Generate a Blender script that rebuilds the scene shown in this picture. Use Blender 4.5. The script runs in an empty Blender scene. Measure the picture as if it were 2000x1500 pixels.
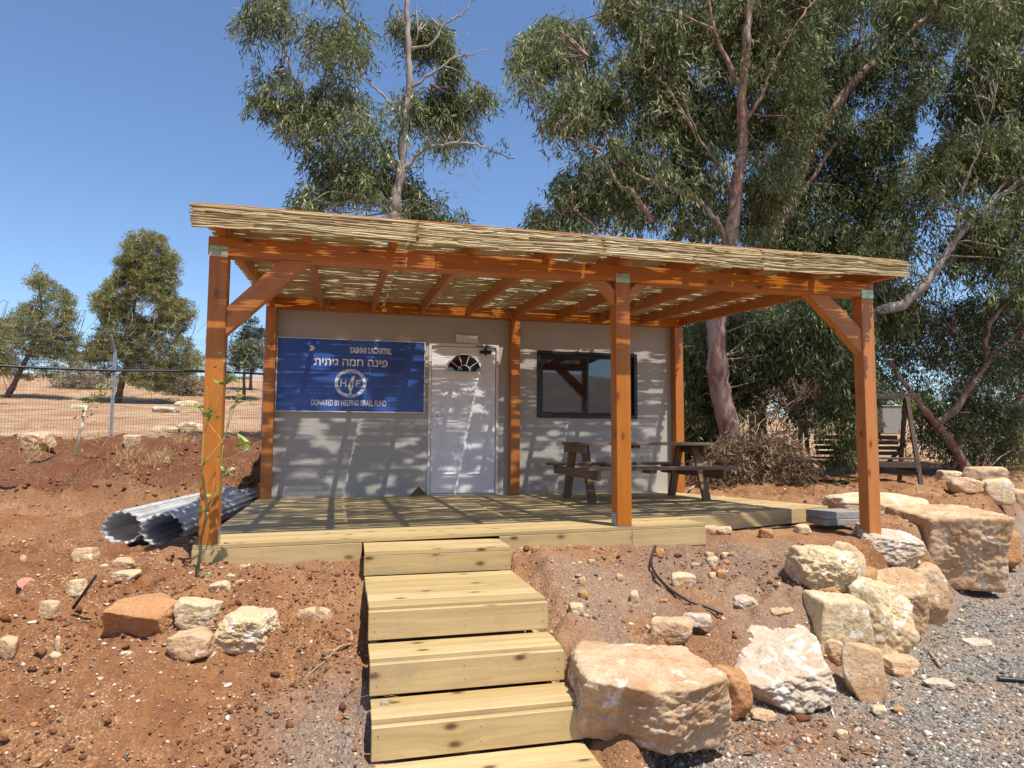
import bpy, bmesh, math, random
import numpy as np
from mathutils import Vector, Matrix
R = math.radians
rng = np.random.default_rng(7)
random.seed(7)
scene = bpy.context.scene
col = scene.collection

# ------------------------------------------------------------------ camera
CAM = np.array([0.9308, -9.1711, 0.8131])
YAW, PIT, ROL, F = 0.24531, 0.07691, 0.0050, 1312.11      # focal length in pixels of a 2000 px wide frame
fw = np.array([math.sin(YAW)*math.cos(PIT), math.cos(YAW)*math.cos(PIT), math.sin(PIT)])
r0 = np.array([math.cos(YAW), -math.sin(YAW), 0.0]); u0 = np.cross(r0, fw)
rt = r0*math.cos(ROL)+u0*math.sin(ROL); up = u0*math.cos(ROL)-r0*math.sin(ROL)
cd = bpy.data.cameras.new('camera'); cam = bpy.data.objects.new('camera', cd); col.objects.link(cam)
cd.sensor_fit = 'HORIZONTAL'; cd.sensor_width = 36; cd.lens = F/2000*36; cd.clip_end = 3000; cd.clip_start = .05
m = Matrix(((rt[0], up[0], -fw[0], CAM[0]), (rt[1], up[1], -fw[1], CAM[1]), (rt[2], up[2], -fw[2], CAM[2]), (0, 0, 0, 1)))
cam.matrix_world = m
scene.camera = cam
# ------------------------------------------------------------------ sky, sun, exposure
SUN = Vector((.19, -.42, 1)).normalized()
world = bpy.data.worlds.new('World'); scene.world = world; world.use_nodes = True
nt = world.node_tree; nt.nodes.clear()
sky = nt.nodes.new('ShaderNodeTexSky'); sky.sky_type = 'NISHITA'; sky.sun_disc = False
sky.sun_elevation = math.asin(SUN.z); sky.sun_rotation = math.atan2(SUN.x, SUN.y)
sky.altitude = 300; sky.air_density = 1.0; sky.dust_density = .5; sky.ozone_density = 6.0
bg = nt.nodes.new('ShaderNodeBackground'); bg.inputs['Strength'].default_value = .125
wo = nt.nodes.new('ShaderNodeOutputWorld')
nt.links.new(sky.outputs[0], bg.inputs[0]); nt.links.new(bg.outputs[0], wo.inputs[0])
sl = bpy.data.lights.new('sun', 'SUN'); sl.energy = 4.5; sl.angle = R(.53); sl.color = (1, .95, .87)
so = bpy.data.objects.new('sun', sl); col.objects.link(so)
so.rotation_euler = SUN.to_track_quat('Z', 'Y').to_euler(); so.location = (5, -12, 25)
scene.view_settings.view_transform = 'Standard'; scene.view_settings.look = 'None'
scene.view_settings.gamma = 1; scene.view_settings.exposure = .55
scene.render.engine = 'CYCLES'
scene.cycles.max_bounces = 6; scene.cycles.transparent_max_bounces = 8; scene.cycles.use_denoising = True
scene.cycles.denoiser = 'OPENIMAGEDENOISE'; scene.cycles.denoising_input_passes = 'RGB_ALBEDO_NORMAL'; scene.cycles.denoising_prefilter = 'ACCURATE'; scene.cycles.sample_clamp_indirect = 4
scene.cycles.diffuse_bounces = 4

# ------------------------------------------------------------------ point helpers
def ray(u, v): return fw+rt*(u-1000)/F-up*(v-750)/F
def W(u, v, d): return CAM+ray(u, v)*d                       # world point at depth d
def atY(u, v, y): q = ray(u, v); return CAM+q*(y-CAM[1])/q[1]
def sstep(t): t = np.clip(t, 0, 1); return t*t*(3-2*t)
def _h(ix, iy, iz, s):
    n = (ix.astype(np.int64)*374761393+iy.astype(np.int64)*668265263+iz.astype(np.int64)*2147483647+s*1274126177) & 0xffffffff
    n = ((n ^ (n >> 13))*1274126177) & 0xffffffff
    n = (n ^ (n >> 16)) & 0xffffff
    return n/float(0xffffff)*2-1
def vn(p, s=0):
    p = np.asarray(p, float); i = np.floor(p).astype(np.int64); f = p-i; f = f*f*(3-2*f)
    x, y, z = i[..., 0], i[..., 1], i[..., 2]; a, b, c = f[..., 0], f[..., 1], f[..., 2]
    r = 0
    for dx in (0, 1):
        for dy in (0, 1):
            for dz in (0, 1):
                r = r+_h(x+dx, y+dy, z+dz, s)*(a if dx else 1-a)*(b if dy else 1-b)*(c if dz else 1-c)
    return r
def fbm(p, o=4, s=0, g=.5):
    p = np.asarray(p, float); r = 0; a = 1
    for k in range(o): r = r+a*vn(p*2**k+k*17.3, s+k); a *= g
    return r
# ------------------------------------------------------------------ height of the land
BX = np.array([-99, 2.25, 2.55, 3.3, 4.2, 5.5, 6.6, 7.7, 9.5, 15, 40, 300]); BY = np.array([-6.5, -6.4, -5.85, -5.45, -5.3, -4.5, -3.75, -3.05, -2.0, 2.2, 12, 60])
def lotdist(x, y):
    yb = np.interp(x, BX, BY); return (yb-y)*.8              # >0: in the gravel lot
def hbase(x, y):
    x = np.asarray(x, float); y = np.asarray(y, float)
    front = np.interp(y, [-60, -30, -9, -7, -6.4, -5.9, -5.3, -4.7, -4.2, -3.7, -2, 0], [-1.2, -1.0, -.93, -.9, -.87, -.78, -.60, -.40, -.20, -.095, -.15, -.1])
    left = np.interp(y, [-2, 0, 1, 2, 3, 4, 5, 7.3, 9, 12, 34, 60, 100, 200, 400], [0, -.02, .04, .22, .52, .74, .76, .80, .95, 1.25, 2.72, 6.2, 9.4, 16, 24])
    right = np.interp(y, [-2, 0, 4, 8, 12, 16, 40, 100, 400], [0, .02, .1, .3, .6, .95, 2.3, 4.5, 8])
    k = sstep((x-1)/6)
    back = left*(1-k)+right*k
    z = np.where(y < 0, front, -.1)+np.where(y > -2, back, 0)
    z = z-.24*np.exp(-((x+1.75)/.75)**2-((y-.75)/.3)**2)+.10*np.exp(-((x+1.6)/1.1)**2-((y-1.5)/.35)**2)
    z = z+.10*np.exp(-((x+5.2)/1.6)**2-((y-1.5)/1.2)**2)+.10*np.exp(-((x+2.2)/1.6)**2-((y-4.2)/.8)**2)
    # right terrace
    d = -lotdist(x, y)
    tA = np.interp(d, [0, .5, .9, 1.28, 1.6, 3, 6], [-.6, -.5, -.32, -.09, -.07, -.09, -.08]); tB = np.interp(d, [0, .35, 1, 3, 6], [-.45, -.13, -.09, -.08, -.08]); kb = sstep((x-3.6)/1.4)
    terr = tA*(1-kb)+tB*kb+.05*np.exp(-((x-3.9)/.7)**2-((y+3.8)/.25)**2)+np.where(y > -2, np.interp(y, [0, 4, 8, 12, 16, 40, 100, 400], [0, .1, .3, .6, .95, 2.3, 4.5, 8]), 0)
    kr = sstep((x-2.15)/.35)*sstep((3-y)/5+sstep((x-9)/3)*0)
    kr = np.where(x > 2.15, np.maximum(kr, 0), 0)
    z = z*(1-kr)+terr*kr
    t = sstep((lotdist(x, y)+.42)/.5)*sstep((x-2.2)/.3)
    lot = -.885-.004*np.maximum(-y-6, 0)+np.where(y > 2, (y-2)*.03, 0)
    z = z*(1-t)+lot*t
    # hills behind the camera
    z = z+16*sstep((-y-45)/90)+np.where(y < -40, 3*vn(np.stack([x*.03, y*.03, x*0], -1), 5)*sstep((-y-45)/40), 0)
    return z
def soilmask(x, y):
    return 1-sstep((lotdist(x, y)+.25)/.4)*sstep((x-2.2)/.3)*(1-.0*x)
def hh(x, y):
    x = np.asarray(x, float); y = np.asarray(y, float)
    s = soilmask(x, y); P = np.stack([x, y, x*0], -1)
    near = np.exp(-((y+3)/14)**2)
    rough = sstep((y+7.5)/1.5)
    n = .055*vn(P*1.3, 1)+.05*vn(P*3.1, 2)*rough+.018*np.abs(fbm(P*16, 3, 41))*rough+.042*fbm(P*9, 5, 3, .6)*(.35+.65*rough)-.02*np.abs(vn(P*5.3, 77))*rough
    mound = np.where((y > .3) & (y < 7), .12*vn(P*1.9, 8)+.085*fbm(P*4, 5, 9, .6), 0)*sstep((1-x)/1)*sstep((y-.3)/.8)*sstep((7-y)/1.5)
    far = np.where(y > 9, .12*vn(P*.35, 12), 0)
    flat = 1-sstep((x+.3)/.3)*sstep((6.4-x)/.3)*sstep((y+4.1)/.3)*sstep((3-y)/.4)
    return hbase(x, y)+n*s*near*(.25+.75*flat)+mound+far+.012*vn(P*1.7, 20)*(1-s)
YP = np.array([3.30, -6.83])
def paintv(x, y):
    e = 1-np.sqrt(((x-YP[0])/.20)**2+((y-YP[1])/.12)**2); return np.clip(e*2+1.1*vn(np.stack([x*22, y*22, x*0], -1), 55), 0, 1)*(e > -.6)
def ground(u, v, off=0.0):
    q = ray(u, v); t = np.arange(1.5, 400, .02)
    P = CAM[None]+q[None]*t[:, None]
    below = P[:, 2] < hbase(P[:, 0], P[:, 1])+off
    i = int(np.argmax(below)) if below.any() else len(t)-1
    return P[i]

# ------------------------------------------------------------------ tagging / linking
def tag(o, label=None, cat=None, group=None, kind=None):
    if label: o['label'] = label
    if cat: o['category'] = cat
    if group: o['group'] = group
    if kind: o['kind'] = kind
    return o
def empty(name, loc, label, cat, group=None, rz=0):
    o = bpy.data.objects.new(name, None); o.empty_display_size = .1; col.objects.link(o)
    o.location = tuple(float(a) for a in loc); o.rotation_euler = (0, 0, rz)
    return tag(o, label, cat, group)
def link(name, me, mat, parent=None):
    o = bpy.data.objects.new(name, me); col.objects.link(o)
    if mat: me.materials.append(mat)
    if parent:
        o.parent = parent
        o.matrix_parent_inverse = Matrix.LocRotScale(parent.location, parent.rotation_euler, None).inverted() if parent.type == 'EMPTY' else Matrix()
        if parent.parent and parent.type != 'EMPTY': o.matrix_parent_inverse = Matrix()
    return o
def npmesh(name, V, Q, mat, parent=None, smooth=False, colr=None, rnd=None, extra=None):
    """V (n,3); Q (m,k)"""
    me = bpy.data.meshes.new(name); n, mq, k = len(V), len(Q), Q.shape[1]
    me.vertices.add(n); me.vertices.foreach_set('co', np.ascontiguousarray(V, np.float32).ravel())
    me.loops.add(mq*k); me.loops.foreach_set('vertex_index', np.ascontiguousarray(Q, np.int32).ravel())
    me.polygons.add(mq); me.polygons.foreach_set('loop_start', np.arange(0, mq*k, k, dtype=np.int32))
    me.polygons.foreach_set('loop_total', np.full(mq, k, np.int32))
    if smooth: me.polygons.foreach_set('use_smooth', np.ones(mq, bool))
    me.update(calc_edges=True)
    if colr is not None:
        a = me.attributes.new('col', 'FLOAT_COLOR', 'POINT'); a.data.foreach_set('color', np.ascontiguousarray(np.c_[colr, np.ones(n)], np.float32).ravel())
    if rnd is not None:
        a = me.attributes.new('rnd', 'FLOAT', 'FACE'); a.data.foreach_set('value', np.ascontiguousarray(rnd, np.float32))
    for nm, arr in (extra or {}).items():
        a = me.attributes.new(nm, 'FLOAT', 'POINT'); a.data.foreach_set('value', np.ascontiguousarray(arr, np.float32))
    return link(name, me, mat, parent)
class MB:
    """collects timber pieces, plates and tubes; UV runs in metres along each piece"""
    def __init__(s): s.v = []; s.f = []; s.uv = []; s.r = []; s.sm = []
    def hexa(s, c, L=None, sm=False):
        c = [np.array(p, float) for p in c]; i = len(s.v); s.v += c
        if L is None:
            e = [c[1]-c[0], c[3]-c[0], c[4]-c[0]]; L = max(e, key=lambda a: np.linalg.norm(a))
        L = L/np.linalg.norm(L); rr = random.random()
        for q in ((3, 2, 1, 0), (4, 5, 6, 7), (0, 1, 5, 4), (1, 2, 6, 5), (2, 3, 7, 6), (3, 0, 4, 7)):
            a, b, d = c[q[0]], c[q[1]], c[q[3]]; nn = np.cross(b-a, d-a); nn = nn/(np.linalg.norm(nn)+1e-12)
            s.f.append([i+k for k in q]); T = np.cross(nn, L); tl = np.linalg.norm(T)
            if tl < .3:
                T = b-a; T = T/np.linalg.norm(T); L2 = np.cross(nn, T); s.uv += [(float(c[k]@L2)*.3+rr*31, float(c[k]@T)+rr*17) for k in q]
            else:
                T = T/tl; s.uv += [(float(c[k]@L)+rr*31, float(c[k]@T)+rr*17) for k in q]
            s.r.append(rr); s.sm.append(sm)
        return s
    def box(s, a, b, L=None):
        x0, y0, z0 = a; x1, y1, z1 = b
        return s.hexa([(x0, y0, z0), (x1, y0, z0), (x1, y1, z0), (x0, y1, z0), (x0, y0, z1), (x1, y0, z1), (x1, y1, z1), (x0, y1, z1)], L)
    def beam(s, p, q, w, h, upv=(0, 0, 1)):
        p = np.array(p, float); q = np.array(q, float); d = q-p; d = d/np.linalg.norm(d)
        a = np.cross(d, np.array(upv, float)); a = a/np.linalg.norm(a); b = np.cross(a, d); a = a*w/2; b = b*h/2
        return s.hexa([p-a-b, p+a-b, q+a-b, q-a-b, p-a+b, p+a+b, q+a+b, q-a+b], d)
    def tube(s, pts, rad, n=8, cap=True):
        pts = [np.array(p, float) for p in pts]; rad = rad if hasattr(rad, '__len__') else [rad]*len(pts)
        rr = random.random(); base = len(s.v); ln = 0; prev = None
        for k, p in enumerate(pts):
            t = pts[min(k+1, len(pts)-1)]-pts[max(k-1, 0)]; t = t/(np.linalg.norm(t)+1e-12)
            if prev is None:
                a = np.cross(t, (0, 0, 1) if abs(t[2]) < .9 else (1, 0, 0))
            else: a = prev-t*(prev@t)
            a = a/np.linalg.norm(a); prev = a; b = np.cross(t, a)
            for j in range(n):
                th = 2*math.pi*j/n; s.v.append(p+rad[k]*(math.cos(th)*a+math.sin(th)*b))
        for k in range(len(pts)-1):
            l2 = ln+np.linalg.norm(pts[k+1]-pts[k])
            for j in range(n):
                j2 = (j+1) % n
                s.f.append([base+k*n+j, base+k*n+j2, base+(k+1)*n+j2, base+(k+1)*n+j])
                cr = 2*math.pi*rad[k]/n
                s.uv += [(ln+rr*9, j*cr), (ln+rr*9, (j+1)*cr), (l2+rr*9, (j+1)*cr), (l2+rr*9, j*cr)]; s.r.append(rr); s.sm.append(True)
            ln = l2
        if cap:
            for e, k in ((0, 0), (1, len(pts)-1)):
                q = [base+k*n+j for j in range(n)]
                if not e: q = q[::-1]
                s.f.append(q); s.uv += [(rr*9, 0)]*n; s.r.append(rr); s.sm.append(False)
        return s
    def prism(s, poly, off):                                   # poly: list of 3d points, extruded by vector off
        i = len(s.v); n = len(poly); P = [np.array(p, float) for p in poly]; O = np.array(off, float)
        s.v += P+[p+O for p in P]; rr = random.random()
        fs = [list(range(i+n-1, i-1, -1)), [i+n+k for k in range(n)]]+[[i+k, i+(k+1) % n, i+n+(k+1) % n, i+n+k] for k in range(n)]
        for q in fs:
            s.f.append(q); s.uv += [(float(s.v[k][0]), float(s.v[k][2])) for k in q]; s.r.append(rr); s.sm.append(False)
        return s
    def build(s, name, mat, parent=None, bevel=0):
        me = bpy.data.meshes.new(name); me.from_pydata([tuple(map(float, p)) for p in s.v], [], s.f)
        uv = me.uv_layers.new(name='UVMap'); uv.data.foreach_set('uv', np.array(s.uv, np.float32).ravel())
        a = me.attributes.new('rnd', 'FLOAT', 'FACE'); a.data.foreach_set('value', np.array(s.r, np.float32))
        me.polygons.foreach_set('use_smooth', np.array(s.sm, bool))
        me.update(); o = link(name, me, mat, parent)
        if bevel:
            b = o.modifiers.new('bevel', 'BEVEL'); b.width = bevel; b.segments = 1; b.limit_method = 'ANGLE'; b.angle_limit = R(50)
        return o

# ------------------------------------------------------------------ materials
class NT:
    def __init__(s, name):
        s.m = bpy.data.materials.new(name); s.m.use_nodes = True; s.t = s.m.node_tree; s.t.nodes.clear()
        s.out = s.n('ShaderNodeOutputMaterial'); s.p = s.n('ShaderNodeBsdfPrincipled'); s.l(s.p.outputs[0], s.out.inputs[0])
    def n(s, t, **k):
        x = s.t.nodes.new(t)
        for a, b in k.items(): setattr(x, a, b)
        return x
    def l(s, a, b): s.t.links.new(a, b)
    def val(s, sock, v):
        if hasattr(v, 'links') or hasattr(v, 'is_linked'): s.l(v, sock)
        else: sock.default_value = v
    def coord(s, kind='Object', scale=(1, 1, 1)):
        c = s.n('ShaderNodeTexCoord'); mp = s.n('ShaderNodeMapping'); s.l(c.outputs[kind], mp.inputs[0]); mp.inputs['Scale'].default_value = scale
        return mp.outputs[0]
    def attr(s, nm, out='Fac'): a = s.n('ShaderNodeAttribute'); a.attribute_name = nm; return a.outputs[out]
    def noise(s, v, sc, det=4, rough=.55, dist=0):
        n = s.n('ShaderNodeTexNoise'); s.l(v, n.inputs['Vector']); n.inputs['Scale'].default_value = sc; n.inputs['Detail'].default_value = det
        n.inputs['Roughness'].default_value = rough; n.inputs['Distortion'].default_value = dist; return n.outputs['Fac']
    def voro(s, v, sc, feat='F1', out='Distance', rand=1):
        n = s.n('ShaderNodeTexVoronoi'); n.feature = feat; s.l(v, n.inputs['Vector']); n.inputs['Scale'].default_value = sc; n.inputs['Randomness'].default_value = rand; return n.outputs[out]
    def ramp(s, f, *st):
        r = s.n('ShaderNodeValToRGB'); s.l(f, r.inputs[0]); e = r.color_ramp.elements
        while len(e) < len(st): e.new(.5)
        for q, (p, c) in zip(e, st): q.position = p; q.color = (*c, 1) if hasattr(c, '__len__') else (c, c, c, 1)
        return r.outputs[0]
    def mix(s, f, a, b, mode='MIX'):
        x = s.n('ShaderNodeMix', data_type='RGBA', blend_type=mode); s.val(x.inputs[0], f)
        for k, v in ((6, a), (7, b)):
            if isinstance(v, tuple): x.inputs[k].default_value = (*v, 1) if len(v) == 3 else v
            else: s.l(v, x.inputs[k])
        return x.outputs[2]
    def math(s, op, a, b=0.0, c=None):
        x = s.n('ShaderNodeMath', operation=op); s.val(x.inputs[0], a); s.val(x.inputs[1], b)
        if c is not None: s.val(x.inputs[2], c)
        return x.outputs[0]
    def bump(s, h, st=.5, d=.01):
        b = s.n('ShaderNodeBump'); b.inputs['Strength'].default_value = st; b.inputs['Distance'].default_value = d; s.l(h, b.inputs['Height']); s.l(b.outputs[0], s.p.inputs['Normal'])
    def fin(s, base=None, rough=.6, metal=0, spec=None):
        if base is not None:
            if isinstance(base, tuple): s.p.inputs['Base Color'].default_value = (*base, 1)
            else: s.l(base, s.p.inputs['Base Color'])
        s.val(s.p.inputs['Roughness'], rough); s.p.inputs['Metallic'].default_value = metal
        if spec is not None: s.p.inputs['Specular IOR Level'].default_value = spec
        return s.m
def wood(name, light, dark, knotc, rough=.6, knots=1.0, grain=.5, var=.25, stain=None, specks=.25, dust=.12):
    t = NT(name); c = t.n('ShaderNodeUVMap').outputs[0]
    mk = t.n('ShaderNodeMapping'); t.l(c, mk.inputs[0]); mk.inputs['Scale'].default_value = (2.6, 5.2, 1)
    vk = t.n('ShaderNodeTexVoronoi', voronoi_dimensions='2D'); t.l(mk.outputs[0], vk.inputs['Vector']); vk.inputs['Scale'].default_value = 1; kd = vk.outputs['Distance']
    sc_ = t.n('ShaderNodeSeparateColor'); t.l(vk.outputs['Color'], sc_.inputs[0]); has = t.ramp(sc_.outputs[0], (.58, 0.0), (.60, 1.0))
    knot = t.math('MULTIPLY', t.ramp(kd, (.0, 1.0), (.055, .9), (.085, .35), (.14, 0.0)), has)
    ring = t.math('SINE', t.math('MULTIPLY', kd, 85.0)); ring = t.math('MULTIPLY', t.math('MULTIPLY', t.math('MULTIPLY_ADD', ring, .5, .5), t.ramp(kd, (.05, .75), (.34, 0.0))), has)
    sh = t.math('MULTIPLY', t.math('MULTIPLY', t.ramp(kd, (.03, 1.0), (.42, 0.0)), has), .035)
    cv = t.n('ShaderNodeCombineXYZ'); t.l(sh, cv.inputs[1]); va = t.n('ShaderNodeVectorMath', operation='ADD'); t.l(c, va.inputs[0]); t.l(cv.outputs[0], va.inputs[1]); c0 = c; c = va.outputs[0]
    mp = t.n('ShaderNodeMapping'); t.l(c, mp.inputs[0]); mp.inputs['Scale'].default_value = (1.2, 22, 1)
    g = t.noise(mp.outputs[0], 1.0, 5, .6, .6)
    mp2 = t.n('ShaderNodeMapping'); t.l(c, mp2.inputs[0]); mp2.inputs['Scale'].default_value = (3, 160, 1)
    g2 = t.noise(mp2.outputs[0], 1.0, 2, .6)
    base = t.mix(t.ramp(g, (.3, 0.0), (.72, 1.0)), dark, light)
    base = t.mix(t.math('MULTIPLY', g2, grain), base, dark, 'MIX')
    base = t.mix(ring, base, dark)
    rnd = t.attr('rnd')
    hsv = t.n('ShaderNodeHueSaturation'); t.l(base, hsv.inputs['Color']); t.l(t.math('MULTIPLY_ADD', rnd, var, 1-var/2), hsv.inputs['Value'])
    t.l(t.math('MULTIPLY_ADD', rnd, -.1, 1.05), hsv.inputs['Saturation']); base = hsv.outputs[0]
    base = t.mix(t.math('MULTIPLY', knot, knots), base, knotc)
    if stain:
        st = t.noise(t.coord('Object', (1, 1, 1)), 3.2, 5, .7); base = t.mix(t.math('MULTIPLY', t.ramp(st, (.55, 0.0), (.75, 1.0)), .55), base, stain)
    sp = t.voro(t.coord(), 55); base = t.mix(t.math('MULTIPLY', t.ramp(sp, (.06, 1.0), (.11, 0.0)), specks), base, (.10, .06, .035))
    du = t.noise(t.coord(), 7, 6, .75); base = t.mix(t.math('MULTIPLY', t.ramp(du, (.52, 0.0), (.72, 1.0)), dust), base, (.36, .24, .15))
    t.bump(t.math('ADD', g2, t.math('MULTIPLY', g, .6)), .35, .0015)
    return t.fin(base, rough)
M = {}
M['stained'] = wood('orange_stained_timber', (.56, .205, .030), (.38, .115, .014), (.12, .03, .006), .45, .9, .45, .16, (.26, .085, .018), .35, .16)
M['stained_dark'] = M['stained']
M['pine'] = wood('treated_pine', (.58, .435, .21), (.38, .26, .105), (.10, .05, .018), .65, 1.0, .5, .30, (.33, .27, .13), .8, .55)
M['weathered'] = wood('weathered_brown_timber', (.25, .15, .075), (.13, .075, .04), (.04, .02, .01), .8, .8, .6, .4)
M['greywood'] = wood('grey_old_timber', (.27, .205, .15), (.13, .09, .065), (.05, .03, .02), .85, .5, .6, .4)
M['swing_shade'] = wood('old_timber_painted_shade', (.13, .09, .06), (.07, .045, .03), (.03, .02, .01), .85, .5, .6, .3)  # old timber made darker: the tree shade is put into its colour
def simple(name, c, rough=.5, metal=0, nz=0, sc=30, bump=0, bd=.002):
    t = NT(name); v = t.coord()
    if nz:
        n = t.noise(v, sc, 4); b = t.mix(t.ramp(n, (.3, 0.0), (.7, 1.0)), tuple(x*(1-nz) for x in c), tuple(min(1, x*(1+nz)) for x in c))
    else: b = c
    if bump: t.bump(t.noise(v, sc*3, 4), bump, bd)
    return t.fin(b, rough, metal)
def stucco():
    t = NT('grey_stucco'); v = t.coord()
    n = t.noise(v, 70, 3, .6); n2 = t.noise(v, 1.2, 4, .6)
    b = t.mix(n2, (.43, .405, .355), (.50, .47, .41)); b = t.mix(t.math('MULTIPLY', t.ramp(n, (.35, 1.0), (.6, 0.0)), .35), b, (.33, .31, .28))
    t.bump(n, .9, .006); return t.fin(b, .9)
M['stucco'] = stucco()
M['white'] = simple('white_door_paint', (.80, .80, .81), .35, 0, .03, 8, .05)
M['frame_white'] = simple('off_white_metal', (.74, .72, .68), .4, 0, .04, 8)
M['plastic_white'] = simple('white_plastic', (.72, .70, .66), .4, 0, .03, 9)
M['black'] = simple('black_aluminium', (.012, .012, .013), .35, 0, .2, 20)
M['rubber'] = simple('black_pipe', (.02, .02, .022), .45, 0, .3, 20, .2)
M['chrome'] = simple('brushed_steel', (.6, .6, .6), .25, 1, .05, 40)
M['galv'] = simple('galvanised_steel', (.42, .45, .48), .42, .7, .15, 30)
M['wire'] = simple('fence_wire', (.10, .10, .10), .5, .5, .1, 30)
M['razor'] = simple('razor_wire_steel', (.20, .19, .18), .5, .5, .1, 30)
M['concrete'] = simple('grey_concrete', (.27, .25, .22), .9, 0, .2, 25, .6, .004)
M['render_pale'] = simple('pale_render', (.62, .58, .52), .9, 0, .1, 3)
M['roofpale'] = simple('far_roof', (.45, .40, .36), .9, 0, .1, 3)
def zinc():
    t = NT('iridescent_zinc_bracket'); v = t.coord(); n = t.noise(v, 9, 2, .5, 1.2)
    b = t.ramp(n, (.3, (.45, .22, .42)), (.45, (.55, .50, .28)), (.55, (.30, .52, .25)), (.7, (.62, .60, .36)))
    return t.fin(b, .35, .55)
M['zinc'] = zinc()
def board():
    t = NT('blue_board_print'); v = t.coord('Object', (1, 1, 1)); n = t.noise(v, 1.1, 3, .55, .8)
    b = t.ramp(n, (.3, (.02, .055, .22)), (.52, (.035, .11, .40)), (.7, (.09, .19, .48)))
    return t.fin(b, .3)
M['blue'] = board()
M['print_white'] = simple('white_print', (.78, .76, .76), .4)
M['print_teal'] = simple('teal_print', (.03, .20, .36), .4)
M['print_navy'] = simple('navy_print', (.012, .02, .08), .4)
def glass():
    t = NT('tinted_window_glass'); t.fin((.012, .014, .016), .03); g = t.n('ShaderNodeBsdfGlossy'); g.inputs['Roughness'].default_value = .015; g.inputs['Color'].default_value = (.62, .66, .70, 1)
    x = t.n('ShaderNodeMixShader'); x.inputs[0].default_value = .11; t.l(t.p.outputs[0], x.inputs[1]); t.l(g.outputs[0], x.inputs[2]); t.l(x.outputs[0], t.out.inputs[0]); return t.m
M['glass'] = glass()
def reed():
    t = NT('dry_reed'); rnd = t.attr('rnd'); c = t.n('ShaderNodeUVMap').outputs[0]
    mp = t.n('ShaderNodeMapping'); t.l(c, mp.inputs[0]); mp.inputs['Scale'].default_value = (4, 60, 1); n = t.noise(mp.outputs[0], 1, 3)
    b = t.ramp(rnd, (0, (.27, .18, .07)), (.25, (.42, .30, .13)), (.6, (.58, .46, .25)), (.8, (.44, .36, .17)), (.9, (.70, .60, .40)), (1, (.24, .25, .09)))
    b = t.mix(t.math('MULTIPLY', n, .45), b, (.36, .25, .10))
    sx = t.n('ShaderNodeSeparateXYZ'); t.l(c, sx.inputs[0]); w = t.math('FRACT', t.math('MULTIPLY', sx.outputs[0], 5.2)); node = t.ramp(w, (0, 1.0), (.045, 0.0))
    b = t.mix(t.math('MULTIPLY', node, .7), b, (.22, .17, .06)); return t.fin(b, .5)
M['reed'] = reed()
def leafm(name, a, b, c, tr=.25, rough=.45):
    t = NT(name); rnd = t.attr('rnd'); q = t.ramp(rnd, (0, a), (.5, b), (.85, c), (1, tuple(min(1, x*1.5) for x in c)))
    n = t.noise(t.coord(), .9, 3); q = t.mix(t.math('MULTIPLY', t.ramp(n, (.35, 0.0), (.7, 1.0)), .35), q, tuple(x*.8 for x in b)); t.fin(q, rough, 0, .3)
    d = t.n('ShaderNodeBsdfTranslucent'); t.l(q, d.inputs[0]); x = t.n('ShaderNodeMixShader'); x.inputs[0].default_value = tr
    t.l(t.p.outputs[0], x.inputs[1]); t.l(d.outputs[0], x.inputs[2]); t.l(x.outputs[0], t.out.inputs[0]); return t.m
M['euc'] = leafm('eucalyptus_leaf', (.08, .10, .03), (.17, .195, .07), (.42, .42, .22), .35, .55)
M['euc_shade'] = leafm('eucalyptus_leaf_painted_shade', (.055, .075, .024), (.115, .14, .048), (.32, .33, .16), .35, .55)  # darker leaf copy: shade within the far crowns is put into the colour
M['deadleaf'] = leafm('dead_leaf', (.12, .075, .04), (.21, .135, .075), (.36, .26, .16), .2, .7)
M['pine_leaf'] = leafm('pine_needles', (.15, .155, .045), (.25, .24, .08), (.40, .37, .16), .3, .6)
M['olive_leaf'] = leafm('grey_green_leaf', (.10, .12, .07), (.16, .18, .11), (.24, .26, .17), .15, .6)
M['dark_leaf'] = leafm('dark_conifer_leaf', (.035, .05, .03), (.06, .08, .045), (.09, .11, .07), .1, .6)
M['lemon_leaf'] = leafm('lemon_leaf', (.12, .19, .03), (.21, .30, .055), (.38, .44, .14), .3, .35)
M['scrub'] = leafm('dry_scrub', (.20, .17, .11), (.30, .25, .17), (.40, .35, .25), .1, .8)
M['straw'] = leafm('dry_grass_blade', (.45, .32, .14), (.58, .43, .20), (.70, .56, .30), .2, .7)
def bark(name, a, b, c, sc=1.0):
    t = NT(name); v = t.coord('Object', (2.2*sc, 2.2*sc, .7*sc)); n = t.noise(v, 2.0, 5, .6, .7); n2 = t.noise(t.coord('Object', (9, 9, 2)), 3, 4, .6)
    q = t.ramp(n, (.34, a), (.47, a), (.50, b), (.60, b), (.64, c)); q = t.mix(t.math('MULTIPLY', n2, .5), q, tuple(x*.6 for x in b))
    t.bump(n2, .6, .01); return t.fin(q, .8)
M['euc_bark'] = bark('eucalyptus_bark', (.42, .29, .22), (.27, .135, .095), (.52, .44, .34))
M['euc_bark_grey'] = bark('pale_grey_bark', (.40, .36, .32), (.30, .23, .18), (.55, .50, .45))
M['pine_bark'] = bark('pine_bark', (.16, .11, .08), (.10, .07, .05), (.2, .15, .12))
M['twig'] = simple('dry_twig', (.34, .25, .16), .8, 0, .3, 20)
M['sap_bark'] = simple('sapling_stem', (.10, .085, .05), .7, 0, .4, 14)
M['sap_green'] = simple('green_stem', (.36, .40, .12), .6, 0, .2, 14)
M['stake'] = simple('whitewashed_stake', (.70, .66, .56), .8, 0, .15, 14)
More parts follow.
